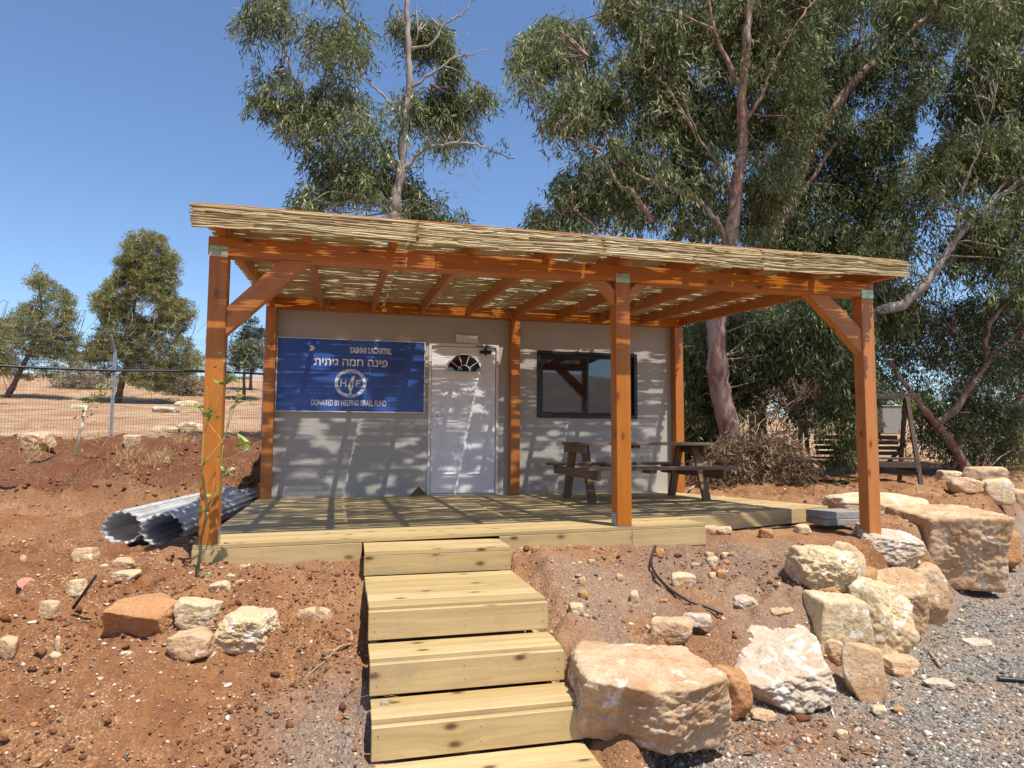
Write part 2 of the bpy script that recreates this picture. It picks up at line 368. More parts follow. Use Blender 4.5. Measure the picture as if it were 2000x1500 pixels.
def rockm(name, a, b, c, w):
    """a tan body, b ochre patches, c pale/white lime patches"""
    t = NT(name); v = t.coord(); n = t.noise(v, 2.6, 6, .65, .4); n2 = t.noise(v, 5.5, 6, .7, .8); n3 = t.noise(v, 34, 5, .65); cr = t.noise(v, 9, 7, .75)
    q = t.mix(t.ramp(n, (.36, 0.0), (.62, 1.0)), a, b); q = t.mix(t.ramp(n2, (w, 0.0), (w+.09, 1.0)), q, c)
    q = t.mix(t.math('MULTIPLY', t.ramp(n3, (.30, 1.0), (.5, 0.0)), .45), q, tuple(x*.42 for x in a))
    q = t.mix(t.math('MULTIPLY', t.ramp(t.noise(v, 4.3, 5, .8, 2.0), (.485, 0.0), (.5, 1.0), (.515, 0.0)), .35), q, tuple(x*.35 for x in b))
    hgt = t.math('ADD', t.math('MULTIPLY', cr, 1.0), t.math('MULTIPLY', n3, .4)); t.bump(hgt, 1.0, .022); return t.fin(q, .92, 0, .2)
M['rock_tan'] = rockm('tan_limestone', (.66, .48, .30), (.48, .27, .13), (.80, .72, .60), .56)
M['rock_orange'] = rockm('ochre_limestone', (.54, .29, .13), (.44, .215, .09), (.62, .45, .29), .64)
M['rock_white'] = rockm('white_limestone', (.60, .50, .38), (.50, .36, .23), (.70, .64, .56), .50)
M['rock_cream'] = rockm('cream_limestone', (.72, .56, .35), (.56, .39, .20), (.82, .74, .60), .52)
def groundm():
    t = NT('soil_and_gravel'); v = t.coord(); gr = t.attr('lot'); fd = t.attr('field'); dark = t.attr('tilled')
    n1 = t.noise(v, .55, 5, .6); n2 = t.noise(v, 6, 6, .7); n3 = t.noise(v, 45, 4, .7); vo = t.voro(v, 115, 'F1', 'Color')
    hs = t.n('ShaderNodeSeparateColor'); t.l(vo, hs.inputs[0]); cell = hs.outputs[0]
    soil = t.mix(t.ramp(n2, (.3, 0.0), (.7, 1.0)), (.185, .074, .030), (.33, .155, .066))
    soil = t.mix(t.ramp(n1, (.42, 0.0), (.66, 1.0)), soil, (.37, .205, .102)); soil = t.mix(t.math('MULTIPLY', dark, .85), soil, (.125, .042, .020))
    soil = t.mix(t.math('MULTIPLY', t.math('MULTIPLY', t.ramp(cell, (.80, 0.0), (.86, 1.0)), t.ramp(t.noise(v, 2.3, 4, .7), (.42, .1), (.62, 1.0))), .5), soil, (.62, .45, .28)); soil = t.mix(t.math('MULTIPLY', t.ramp(n3, (.35, 1.0), (.5, 0.0)), .4), soil, (.09, .035, .017))
    fl = t.mix(t.ramp(n1, (.4, 0.0), (.6, 1.0)), (.31, .16, .085), (.43, .28, .16)); fl = t.mix(t.ramp(t.noise(v, .9, 5, .7), (.5, 0.0), (.66, 1.0)), fl, (.48, .36, .21)); fl = t.mix(t.math('MULTIPLY', t.ramp(t.noise(v, 1.7, 4), (.55, 0.0), (.65, 1.0)), .7), fl, (.24, .11, .06))
    g = t.ramp(t.voro(v, 95, 'F1', 'Color'), (.0, (.085, .078, .068)), (.4, (.175, .16, .14)), (.7, (.28, .255, .215)), (.9, (.52, .45, .37)))
    g = t.mix(t.math('MULTIPLY', t.ramp(t.noise(v, 1.1, 5, .6), (.42, 0.0), (.66, 1.0)), .7), g, (.36, .22, .135))
    q = t.mix(fd, soil, fl); q = t.mix(gr, q, g); q = t.mix(t.attr('paint'), q, (.58, .42, .12))
    h = t.math('ADD', t.math('MULTIPLY', n3, 1.0), t.math('MULTIPLY', t.noise(v, 16, 4, .7), 1.2)); t.bump(h, .9, .02); return t.fin(q, .95, 0, .15)
M['ground'] = groundm()
def scat(name, rough=.9):
    t = NT(name); c = t.attr('col', 'Color'); n = t.noise(t.coord(), 60, 3); q = t.mix(t.math('MULTIPLY', n, .5), c, (.2, .13, .09), 'MULTIPLY'); t.bump(n, .5, .003); return t.fin(q, rough, 0, .2)
M['stone'] = scat('loose_stone')
def polycarb():
    t = NT('corrugated_clear_plastic'); t.fin(t.mix(t.ramp(t.noise(t.coord(), 6, 5, .7), (.45, 0.0), (.7, 1.0)), (.90, .88, .84), (.62, .55, .47)), .4); t.p.inputs['Transmission Weight'].default_value = .25
    tr = t.n('ShaderNodeBsdfTransparent'); tr.inputs[0].default_value = (.85, .88, .92, 1); x = t.n('ShaderNodeMixShader'); x.inputs[0].default_value = .5
    t.l(t.p.outputs[0], x.inputs[1]); t.l(tr.outputs[0], x.inputs[2]); t.l(x.outputs[0], t.out.inputs[0]); return t.m
M['poly'] = polycarb()
M['orange_disc'] = simple('faded_red_plastic', (.42, .20, .13), .8, 0, .2, 20)
M['yellow'] = simple('worn_yellow_paint', (.72, .50, .12), .8, 0, .25, 60)

# ------------------------------------------------------------------ the ground: one sheet
def axis(lo, hi, c0, c1, s, g=1.09):
    a = list(np.arange(c0, c1, s)); st = s; x = c1
    while x < hi: a.append(x); st = min(st*g, 25); x += st
    a.append(hi); st = s; x = c0-s
    while x > lo: a.insert(0, x); st = min(st*g, 25); x -= st
    a.insert(0, lo); return np.array(a)
gx = axis(-500, 600, -2.6, 8.0, .026, 1.045); gy = axis(-400, 900, -7.9, -.4, .026, 1.035)
X, Y = np.meshgrid(gx, gy); Zg = hh(X, Y)
ny, nx = X.shape; idx = np.arange(nx*ny).reshape(ny, nx)
Q = np.stack([idx[:-1, :-1], idx[:-1, 1:], idx[1:, 1:], idx[1:, :-1]], -1).reshape(-1, 4)
lotm = 1-soilmask(X, Y); edge = vn(np.stack([X*2.3, Y*2.3, X*0], -1), 31)*.35
lotm = np.clip(lotm+edge*(lotm*(1-lotm)*4), 0, 1)
lotm = np.maximum(lotm, sstep((-7.2-Y+edge)/1.2)*sstep((X-.2+edge)/.8))
lotm = np.maximum(lotm, .75*np.exp(-((X-.95)/.35)**2)*sstep((-5.0-Y)/.6))
lotm = np.maximum(lotm, .42*sstep((X-2.2)/.4)*sstep((-3.6-Y)/.5)*sstep((vn(np.stack([X*2, Y*2, X*0], -1), 91)+.6)/.8))
pk = vn(np.stack([X*1.7, Y*1.7, X*0+4], -1), 44); lotm = lotm*(1-.85*np.exp(-((X-3.45)/.5)**2-((Y+5.75)/.3)**2))
field = sstep((Y-6.2)/1.2)*1.0; till = sstep((Y-.6)/1)*sstep((7-Y)/1)*sstep((1.5-X)/1)
till = np.maximum(till, .35*sstep((vn(np.stack([X*.8, Y*.8, X*0], -1), 66)+.1)/.4))
g = npmesh('ground', np.stack([X, Y, Zg], -1).reshape(-1, 3), Q, M['ground'], smooth=True, extra={'paint': paintv(X, Y).ravel(), 'lot': lotm.ravel(), 'field': field.ravel(), 'tilled': till.ravel()})
tag(g, 'red brown soil and grey gravel ground', kind='structure')

# ------------------------------------------------------------------ pergola
PX = [0.0, 3.24, 5.745]; FY = -3.80; HW = .065
def dz(x, y): return -y*(.004+.0035*max(x, 0))
perg = empty('pergola', (2.9, -1.9, 0), 'orange stained timber pergola with a reed mat roof over the deck', 'pergola')
for i, x in enumerate(PX):
    b = MB().box((x-HW, FY-HW, (dz(x, FY)+.004) if i < 2 else -.12), (x+HW, FY+HW, 2.145), np.array((0, 0, 1.))); p = b.build('front_post', M['stained'], perg, .004)
    zb = dz(x, FY)+.004 if i < 2 else -.12
    pl = MB()
    if i == 1: pl.box((x-HW-.004, FY-.05, zb), (x-HW-.0005, FY+.055, zb+.11))
    if i == 0: pl.box((x+HW+.0005, FY-.05, zb), (x+HW+.004, FY+.055, zb+.11))
    pl.box((x-HW-.006, FY-HW-.006, zb-.006), (x+HW+.006, FY+HW+.006, zb-.001))
    pl.build('base_bracket', M['galv'] if i else M['zinc'], p)
    br = MB().box((x-HW, FY-HW-.0035, 2.135), (x+HW, FY-HW-.0005, 2.215)); br.build('top_bracket', M['zinc'], p)
    hl = MB()
    for k in range(6): hl.box((x-HW+.012+k*.02, FY-HW-.0046, 2.18+.004*(k % 2)), (x-HW+.019+k*.02, FY-HW-.0032, 2.186+.004*(k % 2)))
    hl.build('screw_heads', M['black'], p)
for i, x in enumerate(PX):
    MB().box((x-HW, -.155, .004), (x+HW, -.025, 2.44), np.array((0, 0, 1.))).build('wall_post', M['stained'], perg, .004)
MB().box((-.075, FY-HW+.001, 2.147), (1.62, FY+HW-.001, 2.287)).box((1.622, FY-HW+.002, 2.146), (5.82, FY+HW-.002, 2.286)).build('front_beam', M['stained'], perg, .004)
MB().box((-.065, -.154, 2.442), (5.82, -.026, 2.585)).build('back_beam', M['stained'], perg, .004)
RX = [.02, .62, 1.28, 1.92, 2.56, 3.22, 3.87, 4.51, 5.15, 5.78]
def rz(y): return 2.458+(y+.155)*(2.458-2.289)/(3.8-.155)
for x in RX:
    w = .024; y0, y1 = -.157, -4.19; h = .125
    MB().hexa([(x-w, y1, rz(y1)), (x+w, y1, rz(y1)), (x+w, y0, rz(y0)), (x-w, y0, rz(y0)), (x-w, y1, rz(y1)+h), (x+w, y1, rz(y1)+h), (x+w, y0, rz(y0)+h), (x-w, y0, rz(y0)+h)], np.array((0, 1., 0))).build('rafter', M['stained'], perg, .003)
def brace(pts, y0, y1):
    P = [np.array((a, y0, z)) for a, z in pts]; Qp = [p+np.array((0, y1-y0, 0)) for p in P]
    L = (P[3]-P[0])
    MB().hexa([P[0], P[1], Qp[1], Qp[0], P[3], P[2], Qp[2], Qp[3]], L).build('brace', M['stained'], perg, .003)
# brace corner order: post-low, post-high, beam-near, beam-far (in x, z)
def br4(a, b, c, d, y0=FY-.05, y1=FY+.05):
    P = [np.array((*(a), 0)), b, c, d]
    q = [np.array((p[0], y0, p[1])) for p in (a, b, c, d)]; k = [p+np.array((0, y1-y0, 0)) for p in q]
    L = q[3]-q[0]
    MB().hexa([q[0], q[3], q[2], q[1], k[0], k[3], k[2], k[1]], L).build('brace', M['stained'], perg, .003)
br4((.066, 1.55), (.066, 1.76), (.44, 2.146), (.66, 2.146))
br4((3.174, 1.94), (3.174, 2.07), (3.09, 2.146), (2.97, 2.146), FY-.045, FY+.02)
br4((3.306, 1.95), (3.306, 2.07), (3.38, 2.146), (3.50, 2.146), FY-.02, FY+.045)
br4((5.679, 1.60), (5.679, 1.84), (5.33, 2.146), (5.10, 2.146))
MB().box((-.10, -4.19, rz(-4.2)+.146), (5.84, -4.14, rz(-4.2)+.160)).build('top_batten', M['stained'], perg, .003)
MB().box((-.12, .0, 2.6), (5.88, .03, 2.66)).build('back_batten', M['stained'], perg, .003)
# reed mats: reeds lie along x, the mat runs from the wall down to the front edge and hangs over it
mats = [(-.125, 1.425), (1.44, 2.915), (2.93, 4.345), (4.36, 5.865)]
def vnf(t): return float(vn(np.array([t, .3, .7]), 3))
for mi, (xa, xb) in enumerate(mats):
    mb = MB(); s = 0; topz = .128
    total = 4.2+.17; lastfold = 4.2
    pos = 0.0
    n = 0
    while pos < total:
        d = random.uniform(.0050, .0070)
        cuts = [xa+random.uniform(-.02, .012)]+sorted(random.uniform(xa+.25, xb-.25) for _ in range(random.choice((0, 1, 1))))+[xb+random.uniform(-.012, .02)]
        for ci in range(len(cuts)-1):
            ca, cb_ = cuts[ci]-(.04 if ci else 0), cuts[ci+1]; npt = max(4, int((cb_-ca)/.075)); xs = np.linspace(ca, cb_, npt+1); P = []
            sh_ = random.gauss(0, .0012); lift_ = .006*(ci % 2)
            for k, x in enumerate(xs):
                q = pos+sh_+random.gauss(0, .0010)
                wob = random.uniform(-.003, .003)+lift_
                if pos < 4.2:
                    y = .02-q; z = rz(y)+topz+.006+wob
                else:
                    q2 = q-4.2; y = -4.2-.012-.03*math.sin(min(q2/.17, 1)*1.3)*.6-wob-.004*math.sin(pos*900); z = rz(-4.2)+topz+.015-q2+.014*math.sin(x*1.9+mi)*(q2/.17)+random.uniform(-.0025, .0025)
                P.append((x, y, z))
            g0 = random.uniform(.88, 1.15); th_ = sstep((vn(np.stack([xs*5.0+mi*5, np.full(len(xs), pos*31.0), xs*0], -1), 9)-.30)/.2)*(1 if pos < 4.2 else .2); mb.tube(P, [d*g0*(1.12-.24*k/npt)*(1-.85*float(th_[k])) for k in range(npt+1)], 6, True)
        dens = 1+.10*vnf(pos*2.3+mi*9.1)
        pos += (.0098 if pos < 4.2 else .0116)*dens*random.uniform(.88, 1.12)
    for k in range(12):
        x = random.uniform(xa, xb-.3); q2 = random.uniform(.0, .19); L3 = random.uniform(.2, .7); z = rz(-4.2)+topz+.02-q2
        mb.tube([(x, -4.235, z), (x+L3*.5, -4.242, z+random.uniform(-.012, .012)), (min(x+L3, xb+.03), -4.236, z+random.uniform(-.02, .02))], random.uniform(.003, .006), 6)
    # loose straws
    for k in range(10):
        x = random.uniform(xa+.1, xb-.1); y = random.uniform(-4.1, -.3); z = rz(y)+topz
        mb.tube([(x, y, z), (x+random.uniform(-.05, .05), y+random.uniform(-.05, .05), z-random.uniform(.03, .16)), (x+random.uniform(-.1, .1), y+random.uniform(-.1, .1), z-random.uniform(.1, .25))], .0012, 4)
    mb.build('reed_mat', M['reed'], perg)

# ------------------------------------------------------------------ cabin
cab = empty('cabin', (2.9, 1.3, 0), 'small grey stucco cabin standing under the back of the pergola', 'building')
X0, X1, YB, ZT = -.055, 5.80, 2.6, 2.56
wb = MB()
def wallpiece(x0, x1, z0, z1): wb.box((x0, 0, z0), (x1, .12, z1))
DX0, DX1, DZ = 2.065, 3.015, 2.07; WX0, WX1, WZ0, WZ1 = 3.595, 5.133, 1.07, 2.03
wallpiece(X0, DX0, -.15, ZT); wallpiece(DX0, DX1, DZ, ZT); wallpiece(DX1, WX0, -.15, ZT); wallpiece(WX0, WX1, -.15, WZ0); wallpiece(WX0, WX1, WZ1, ZT); wallpiece(WX1, X1, -.15, ZT)
wb.build('front_wall', M['stucco'], cab)
MB().box((X0, .122, -.15), (X0+.12, YB, ZT)).build('side_wall', M['stucco'], cab)
MB().box((X1-.12, .122, -.15), (X1, YB, ZT)).build('side_wall', M['stucco'], cab)
MB().box((X0+.122, YB-.12, -.15), (X1-.122, YB, ZT)).build('back_wall', M['stucco'], cab)
MB().box((X0, 0.04, ZT+.002), (X1, YB+.02, ZT+.03)).build('roof', M['galv'], cab)
MB().box((X0-.052, -.03, -.12), (X0-.004, YB, .19)).build('skirting', M['stained'], cab, .003)
MB().box((X1+.004, -.03, -.12), (X1+.052, YB, .66)).build('skirting', M['stained'], cab, .003)
# door
dm = MB(); dm.box((2.05, -.012, 0.003), (2.085, .05, 2.085)).box((2.995, -.012, 0.003), (3.03, .05, 2.085)).box((2.0855, -.012, 2.045), (2.9945, .05, 2.085)).box((2.0855, -.008, .003), (2.9945, .05, .02))
dm.build('door_frame', M['frame_white'], cab, .003)
LX0, LX1, LZ0, LZ1 = 2.092, 2.988, .028, 2.038
bm = bmesh.new()
def leaf_door():
    # a panel door leaf with raised mouldings
    mb = MB(); mb.box((LX0, .012, LZ0), (LX1, .05, LZ1))
    def mould(x0, x1, z0, z1, w=.018):
        for a, b in (((x0, z0), (x1, z0+w)), ((x0, z1-w), (x1, z1)), ((x0, z0+w), (x0+w, z1-w)), ((x1-w, z0+w), (x1, z1-w))):
            mb.box((a[0], .004, a[1]), (b[0], .0118, b[1]))
        mb.box((x0+.05, .006, z0+.05), (x1-.05, .0118, z1-.05))
    mould(2.225, 2.475, .28, .86); mould(2.60, 2.85, .28, .86)
    mould(2.225, 2.475, 1.00, 1.60); mould(2.60, 2.85, 1.00, 1.60)
    return mb
door = leaf_door().build('door', M['white'], cab, .003)
cx, cz, ro = 2.54, 1.70, .265
mb = MB()
for k in range(24):
    a0, a1 = math.pi*k/24, math.pi*(k+1)/24
    c_ = lambda a, q, y: (cx+q*math.cos(a), y, cz+q*math.sin(a))
    mb.hexa([c_(a0, ro, -.004), c_(a1, ro, -.004), c_(a1, ro-.03, -.004), c_(a0, ro-.03, -.004), c_(a0, ro, .0118), c_(a1, ro, .0118), c_(a1, ro-.03, .0118), c_(a0, ro-.03, .0118)])
mb.box((cx-ro-.03, -.008, cz-.035), (cx+ro+.03, .0118, cz-.001))
for a in (36, 72, 108, 144):
    a = R(a); mb.beam((cx+.08*math.cos(a), .0075, cz+.08*math.sin(a)), (cx+(ro-.028)*math.cos(a), .0075, cz+(ro-.028)*math.sin(a)), .008, .012, (0, 1, 0))
mb.tube([(cx+.085*math.cos(math.pi*k/10), .005, cz+.085*math.sin(math.pi*k/10)+.002) for k in range(11)], .006, 6)
mb.build('fan_window_frame', M['plastic_white'], door)
mb = MB(); mb.prism([(cx+(ro-.02)*math.cos(math.pi*k/20), .0112, cz+(ro-.02)*math.sin(math.pi*k/20)) for k in range(21)], (0, -.005, 0)); mb.build('fan_glass', M['glass'], door)
mb = MB(); mb.box((2.118, -.002, 1.045), (2.158, .0115, 1.10)).tube([(2.138, -.002, 1.075), (2.138, -.045, 1.075)], .009, 10).tube([(2.13, -.045, 1.075), (2.26, -.048, 1.078)], .009, 10); mb.build('handle', M['chrome'], door)
mb = MB(); mb.tube([(2.142, .0115, .955), (2.142, -.006, .955)], .024, 16).tube([(2.142, -.006, .955), (2.142, -.012, .955)], .010, 10); mb.build('lock', M['chrome'], door)
mb = MB(); mb.box((2.76, -.04, 1.955), (2.92, .0115, 2.0)).tube([(2.84, -.02, 1.93), (2.84, -.02, 2.03)], .016, 10).beam((2.70, -.03, 2.058), (2.88, -.05, 2.052), .018, .01).beam((2.84, -.03, 2.02), (2.86, -.05, 2.06), .014, .012); mb.build('door_closer', M['black'], door)
mb = MB(); mb.tube([(2.722, .0115, .42), (2.722, .003, .42)], .006, 8).box((3.0, -.02, .43), (3.008, -.0125, .52)).box((3.0, -.02, 1.70), (3.008, -.0125, 1.79)); mb.build('hinge', M['chrome'], door)
# window
mb = MB(); q = .05
mb.box((WX0, -.02, WZ0), (WX0+q, .09, WZ1)).box((WX1-q, -.02, WZ0), (WX1, .09, WZ1)).box((WX0+q+.0005, -.02, WZ0), (WX1-q-.0005, .09, WZ0+q)).box((WX0+q+.0005, -.02, WZ1-q), (WX1-q-.0005, .09, WZ1))
win = mb.build('window', M['black'], cab, .003)
xm_ = 4.345
def sash(x0, x1, y):
    w = .035; z0, z1 = WZ0+q+.003, WZ1-q-.003; b = MB(); b.box((x0, y, z0), (x0+w, y+.028, z1)).box((x1-w, y, z0), (x1, y+.028, z1)).box((x0+w+.0005, y, z0), (x1-w-.0005, y+.028, z0+w)).box((x0+w+.0005, y, z1-w), (x1-w-.0005, y+.028, z1))
    b.build('sash', M['black'], win, .002); MB().box((x0+w-.004, y+.011, z0+w-.004), (x1-w+.004, y+.016, z1-w+.004)).build('pane', M['glass'], win)
sash(WX0+q+.003, xm_+.03, .004); sash(xm_-.03, WX1-q-.003, .040)

# ------------------------------------------------------------------ information board
sb = empty('information_board', (1.03, -.02, 1.115), 'blue donor board with white Hebrew and English lettering on the cabin wall', 'sign')
BX0, BX1, BZ0, BZ1 = .07, 1.996, 1.113, 2.085; by = -.028
MB().box((BX0+.012, by, BZ0+.012), (BX1-.012, -.003, BZ1-.012)).build('panel', M['blue'], sb)
b = MB(); b.box((BX0, by-.006, BZ0), (BX1, -.002, BZ0+.0118)).box((BX0, by-.006, BZ1-.0118), (BX1, -.002, BZ1)).box((BX0, by-.006, BZ0+.012), (BX0+.0118, -.002, BZ1-.012)).box((BX1-.0118, by-.006, BZ0+.012), (BX1, -.002, BZ1-.012)); b.build('frame', M['frame_white'], sb)
b = MB()
for x, z in ((1.0, BZ1-.006), (.98, BZ0+.006), (BX0+.03, BZ1-.03), (BX1-.03, BZ1-.03), (BX0+.03, BZ0+.03), (BX1-.03, BZ0+.03)): b.tube([(x, by-.006, z), (x, by-.010, z)], .008, 8)
b.build('screw', M['black'], sb)
def text(s, x, z, w, h, mat, name='lettering', bold=0, rot=0, y=by-.0012):
    cu = bpy.data.curves.new('t', 'FONT'); cu.body = s; cu.size = 1; cu.align_x = 'CENTER'; cu.offset = bold; cu.extrude = 0
    o = bpy.data.objects.new('t', cu); col.objects.link(o); bpy.context.view_layer.update()
    me = bpy.data.meshes.new_from_object(o.evaluated_get(bpy.context.evaluated_depsgraph_get())); bpy.data.objects.remove(o)
    co = np.empty(len(me.vertices)*3, np.float32); me.vertices.foreach_get('co', co); co = co.reshape(-1, 3)
    lo, hi = co.min(0), co.max(0); co = co-(lo+hi)/2; 
    sx = w/(hi[0]-lo[0]) if w else h/(hi[1]-lo[1]); sz = h/(hi[1]-lo[1]) if h else sx
    a = co[:, 0]*sx; c = co[:, 1]*sz; ca, sa = math.cos(rot), math.sin(rot)
    out = np.stack([x+a*ca-c*sa, np.full(len(a), y), z+a*sa+c*ca], -1)
    me.vertices.foreach_set('co', out.astype(np.float32).ravel()); me.update(); me.name = name
    return link(name, me, mat, sb)
text('YASHAR LACHAYAL', 1.262, 1.941, .555, .084, M['print_white'], bold=.035)
text('ליחל רשי', .80, 1.945, .30, .062, M['print_teal'])
text('תיתיג המח הניפ', 1.015, 1.772, .955, .098, M['print_white'], bold=.018)
text('DONATED BY HELPING ISRAEL FUND', 1.0, 1.235, .965, .078, M['print_white'], bold=.012)
mb = MB(); mb.prism([(.47, by-.0012, 1.985), (.515, by-.0012, 1.985), (.55, by-.0012, 1.95), (.515, by-.0012, 1.912), (.47, by-.0012, 1.912), (.495, by-.0012, 1.95)], (0, .001, 0)); mb.build('arrow_mark', M['print_white'], sb)
mb = MB(); mb.prism([(.56, by-.0012, 1.99), (.59, by-.0012, 1.99), (.60, by-.0012, 1.975)], (0, .001, 0)).prism([(.56, by-.0012, 1.91), (.59, by-.0012, 1.91), (.60, by-.0012, 1.925)], (0, .001, 0)); mb.build('teal_mark', M['print_teal'], sb)
ex, ez, eo, ei = 1.01, 1.497, .203, .163
mb = MB()
for k in range(64):
    a0, a1 = 2*math.pi*k/64, 2*math.pi*(k+1)/64; P = [(ex+r_*math.cos(a), by-.0012, ez+.93*r_*math.sin(a)) for r_, a in ((eo, a0), (eo, a1), (ei, a1), (ei, a0))]; mb.prism(P, (0, .0008, 0))
mb.build('emblem_ring', M['print_white'], sb)
mapp = [(.20, .62), (.40, .70), (.44, .45), (.33, .40), (.32, .15), (.27, -.05), (.26, .05), (.10, .12), (.06, .18), (.12, .42), (.17, .60)]
mb = MB(); s_ = .163
outline = [(.10, .55), (.32, .64), (.36, .42), (.27, .36), (.24, .02), (.22, -.25), (.14, -.5), (.03, -.95), (-.04, -.75), (-.15, -.40), (-.20, -.18), (-.08, .05), (.02, .30)]
mb.prism([(ex+a*s_, by-.0012, ez+b_*s_) for a, b_ in outline], (0, .0008, 0)); mb.build('map_mark', M['print_white'], sb)
mb = MB(); mb.prism([(ex+a*s_, by-.0020, ez+b_*s_) for a, b_ in [(.02, .12), (.16, .02), (.15, -.3), (.04, -.42), (.03, -.2)]], (0, .0006, 0)); mb.build('map_gap', M['blue'], sb)
mb = MB()
for k in range(20):
    a0, a1 = 2*math.pi*k/20, 2*math.pi*(k+1)/20; mb.prism([(ex-.0+r_*math.cos(a), by-.0012, ez+.105+.8*r_*math.sin(a)) for r_, a in ((.018, a0), (.018, a1), (.012, a1), (.012, a0))], (0, .0008, 0))
mb.build('small_ring', M['print_teal'], sb)
text('H', ex-.092, ez+.0, .078, .092, M['print_white'], bold=.02); text('F', ex+.098, ez-.0, .058, .092, M['print_white'], bold=.02)
def arc(s, a0, a1, top):
    for k, ch in enumerate(s):
        if ch == ' ': continue
        a = R(a0+(a1-a0)*k/(len(s)-1)); rm = (eo+ei)/2
        w_ = .008 if ch in "I'" else .017
        text(ch, ex+rm*math.cos(a), ez+.93*rm*math.sin(a), w_ if ch != "'" else .005, .024 if ch != "'" else .008, M['print_navy'], rot=a-math.pi/2 if top else a+math.pi/2, y=by-.0024, bold=.01)
arc('HELPING ISRAEL FUND', 155, 25, True); arc("DON'T LET THEM WALK ALONE", 197, 343, False)
mb = MB()
for a in (176, 3): mb.tube([(ex+.183*math.cos(R(a)), by-.0012, ez+.93*.183*math.sin(R(a))), (ex+.183*math.cos(R(a)), by-.0024, ez+.93*.183*math.sin(R(a)))], .008, 10)
mb.build('ring_dot', M['print_navy'], sb)

# wall light above the door, wedge at its foot
wl = empty('wall_light', (2.565, 0, 2.10), 'white emergency light box fixed above the cabin door', 'light')
MB().hexa([(2.405, -.06, 2.105), (2.725, -.06, 2.095), (2.715, -.001, 2.095), (2.415, -.001, 2.105), (2.415, -.045, 2.215), (2.72, -.045, 2.205), (2.715, -.001, 2.21), (2.42, -.001, 2.22)]).build('housing', M['plastic_white'], wl, .006)
MB().hexa([(2.425, -.063, 2.118), (2.705, -.063, 2.108), (2.705, -.058, 2.108), (2.425, -.058, 2.118), (2.43, -.0525, 2.2), (2.7, -.0525, 2.192), (2.7, -.046, 2.192), (2.43, -.046, 2.2)]).build('diffuser', M['frame_white'], wl, .002)
wd = empty('corner_wedge', (1.92, -.1, 0), 'small brown triangular timber offcut leaning on the wall left of the door', 'offcut')
b = MB(); b.prism([(1.80, -.16, .012), (2.05, -.10, .012), (1.93, -.08, .13)], (.0, .05, 0)); b.build('offcut', M['weathered'], wd, .003)

# ------------------------------------------------------------------ deck (boards along x, slight fall)
deck = empty('wooden_deck', (3, -1.9, 0), 'pale treated pine deck floor in front of the cabin', 'deck')
CR = (6.02, -2.85); CF = (3.92, -3.44); CB = (5.60, 0.0)
def slab(mb, x0, x1a, x1b, ya, yb, t=.03, zoff=0):
    def c(x, y, z): return (x, y, dz(x, y)+z+zoff)
    mb.hexa([c(x0, ya, -t), c(x1a, ya, -t), c(x1b, yb, -t), c(x0, yb, -t), c(x0, ya, 0), c(x1a, ya, 0), c(x1b, yb, 0), c(x0, yb, 0)], np.array((1., 0, 0)))
def xr(y):
    if y > CR[1]: return CR[0]+(CB[0]-CR[0])*(y-CR[1])/(CB[1]-CR[1])
    return CR[0]+(CF[0]-CR[0])*(y-CR[1])/(CF[1]-CR[1])
mb = MB(); y = -.004; w = .118; k = 0
while y > -3.44:
    yb = max(y-w, -3.44); x1, x2 = xr(yb), xr(y)
    j = [2.35, 3.35, 1.5, 2.85][k % 4]
    def c(x, yy, z): return (x, yy, dz(x, yy)+z)
    mb.hexa([c(-.1, yb, -.03), c(j-.001, yb, -.03), c(j-.001, y, -.03), c(-.1, y, -.03), c(-.1, yb, 0), c(j-.001, yb, 0), c(j-.001, y, 0), c(-.1, y, 0)], np.array((1., 0, 0)))
    if x1 > j+.05: mb.hexa([c(j+.001, yb, -.03), c(x1, yb, -.03), c(x2, y, -.03), c(j+.001, y, -.03), c(j+.001, yb, 0), c(x1, yb, 0), c(x2, y, 0), c(j+.001, y, 0)], np.array((1., 0, 0)))
    y = yb-.004; k += 1
mb.build('decking', M['pine'], deck, .002)
mb = MB(); yy = -3.444
for w in (.14, .145, .135):
    slab(mb, -.1, 3.99, 3.98, yy-w, yy, .03); yy -= w+.003
yf = yy
mb.build('edge_boards', M['pine'], deck, .002)
mb = MB()
def fascia(a, b, h, t=.034, drop=.033, name='front_fascia'):
    mb = MB()
    a = np.array(a, float); b = np.array(b, float); d = b-a; d /= np.linalg.norm(d); n = np.array((d[1], -d[0])); 
    A, B, C_, D = a, b, b-n*t, a-n*t
    def c(p, z): return (p[0], p[1], dz(p[0], p[1])+z)
    mb.hexa([c(A, -drop-h), c(B, -drop-h), c(C_, -drop-h), c(D, -drop-h), c(A, -drop), c(B, -drop), c(C_, -drop), c(D, -drop)], np.array((d[0], d[1], 0)))
    mb.build(name, M['pine'], deck, .002)
fascia((-.1, yf-.002), (1.09, yf-.002), .15); fascia((2.16, yf-.002), (3.30, yf-.002), .15); fascia((3.303, yf-.002), (3.99, yf-.002), .15)
mb = MB(); fascia((4.0, CF[1]+.01), (CR[0]+.01, CR[1]-.01), .15, drop=.0005, name='side_fascia'); fascia((CR[0]+.036, CR[1]-.004), (CB[0]+.036, CB[1]-.06), .15, drop=.0005, name='side_fascia'); fascia((-.103, -.04), (-.103, yf), .15, name='side_fascia')

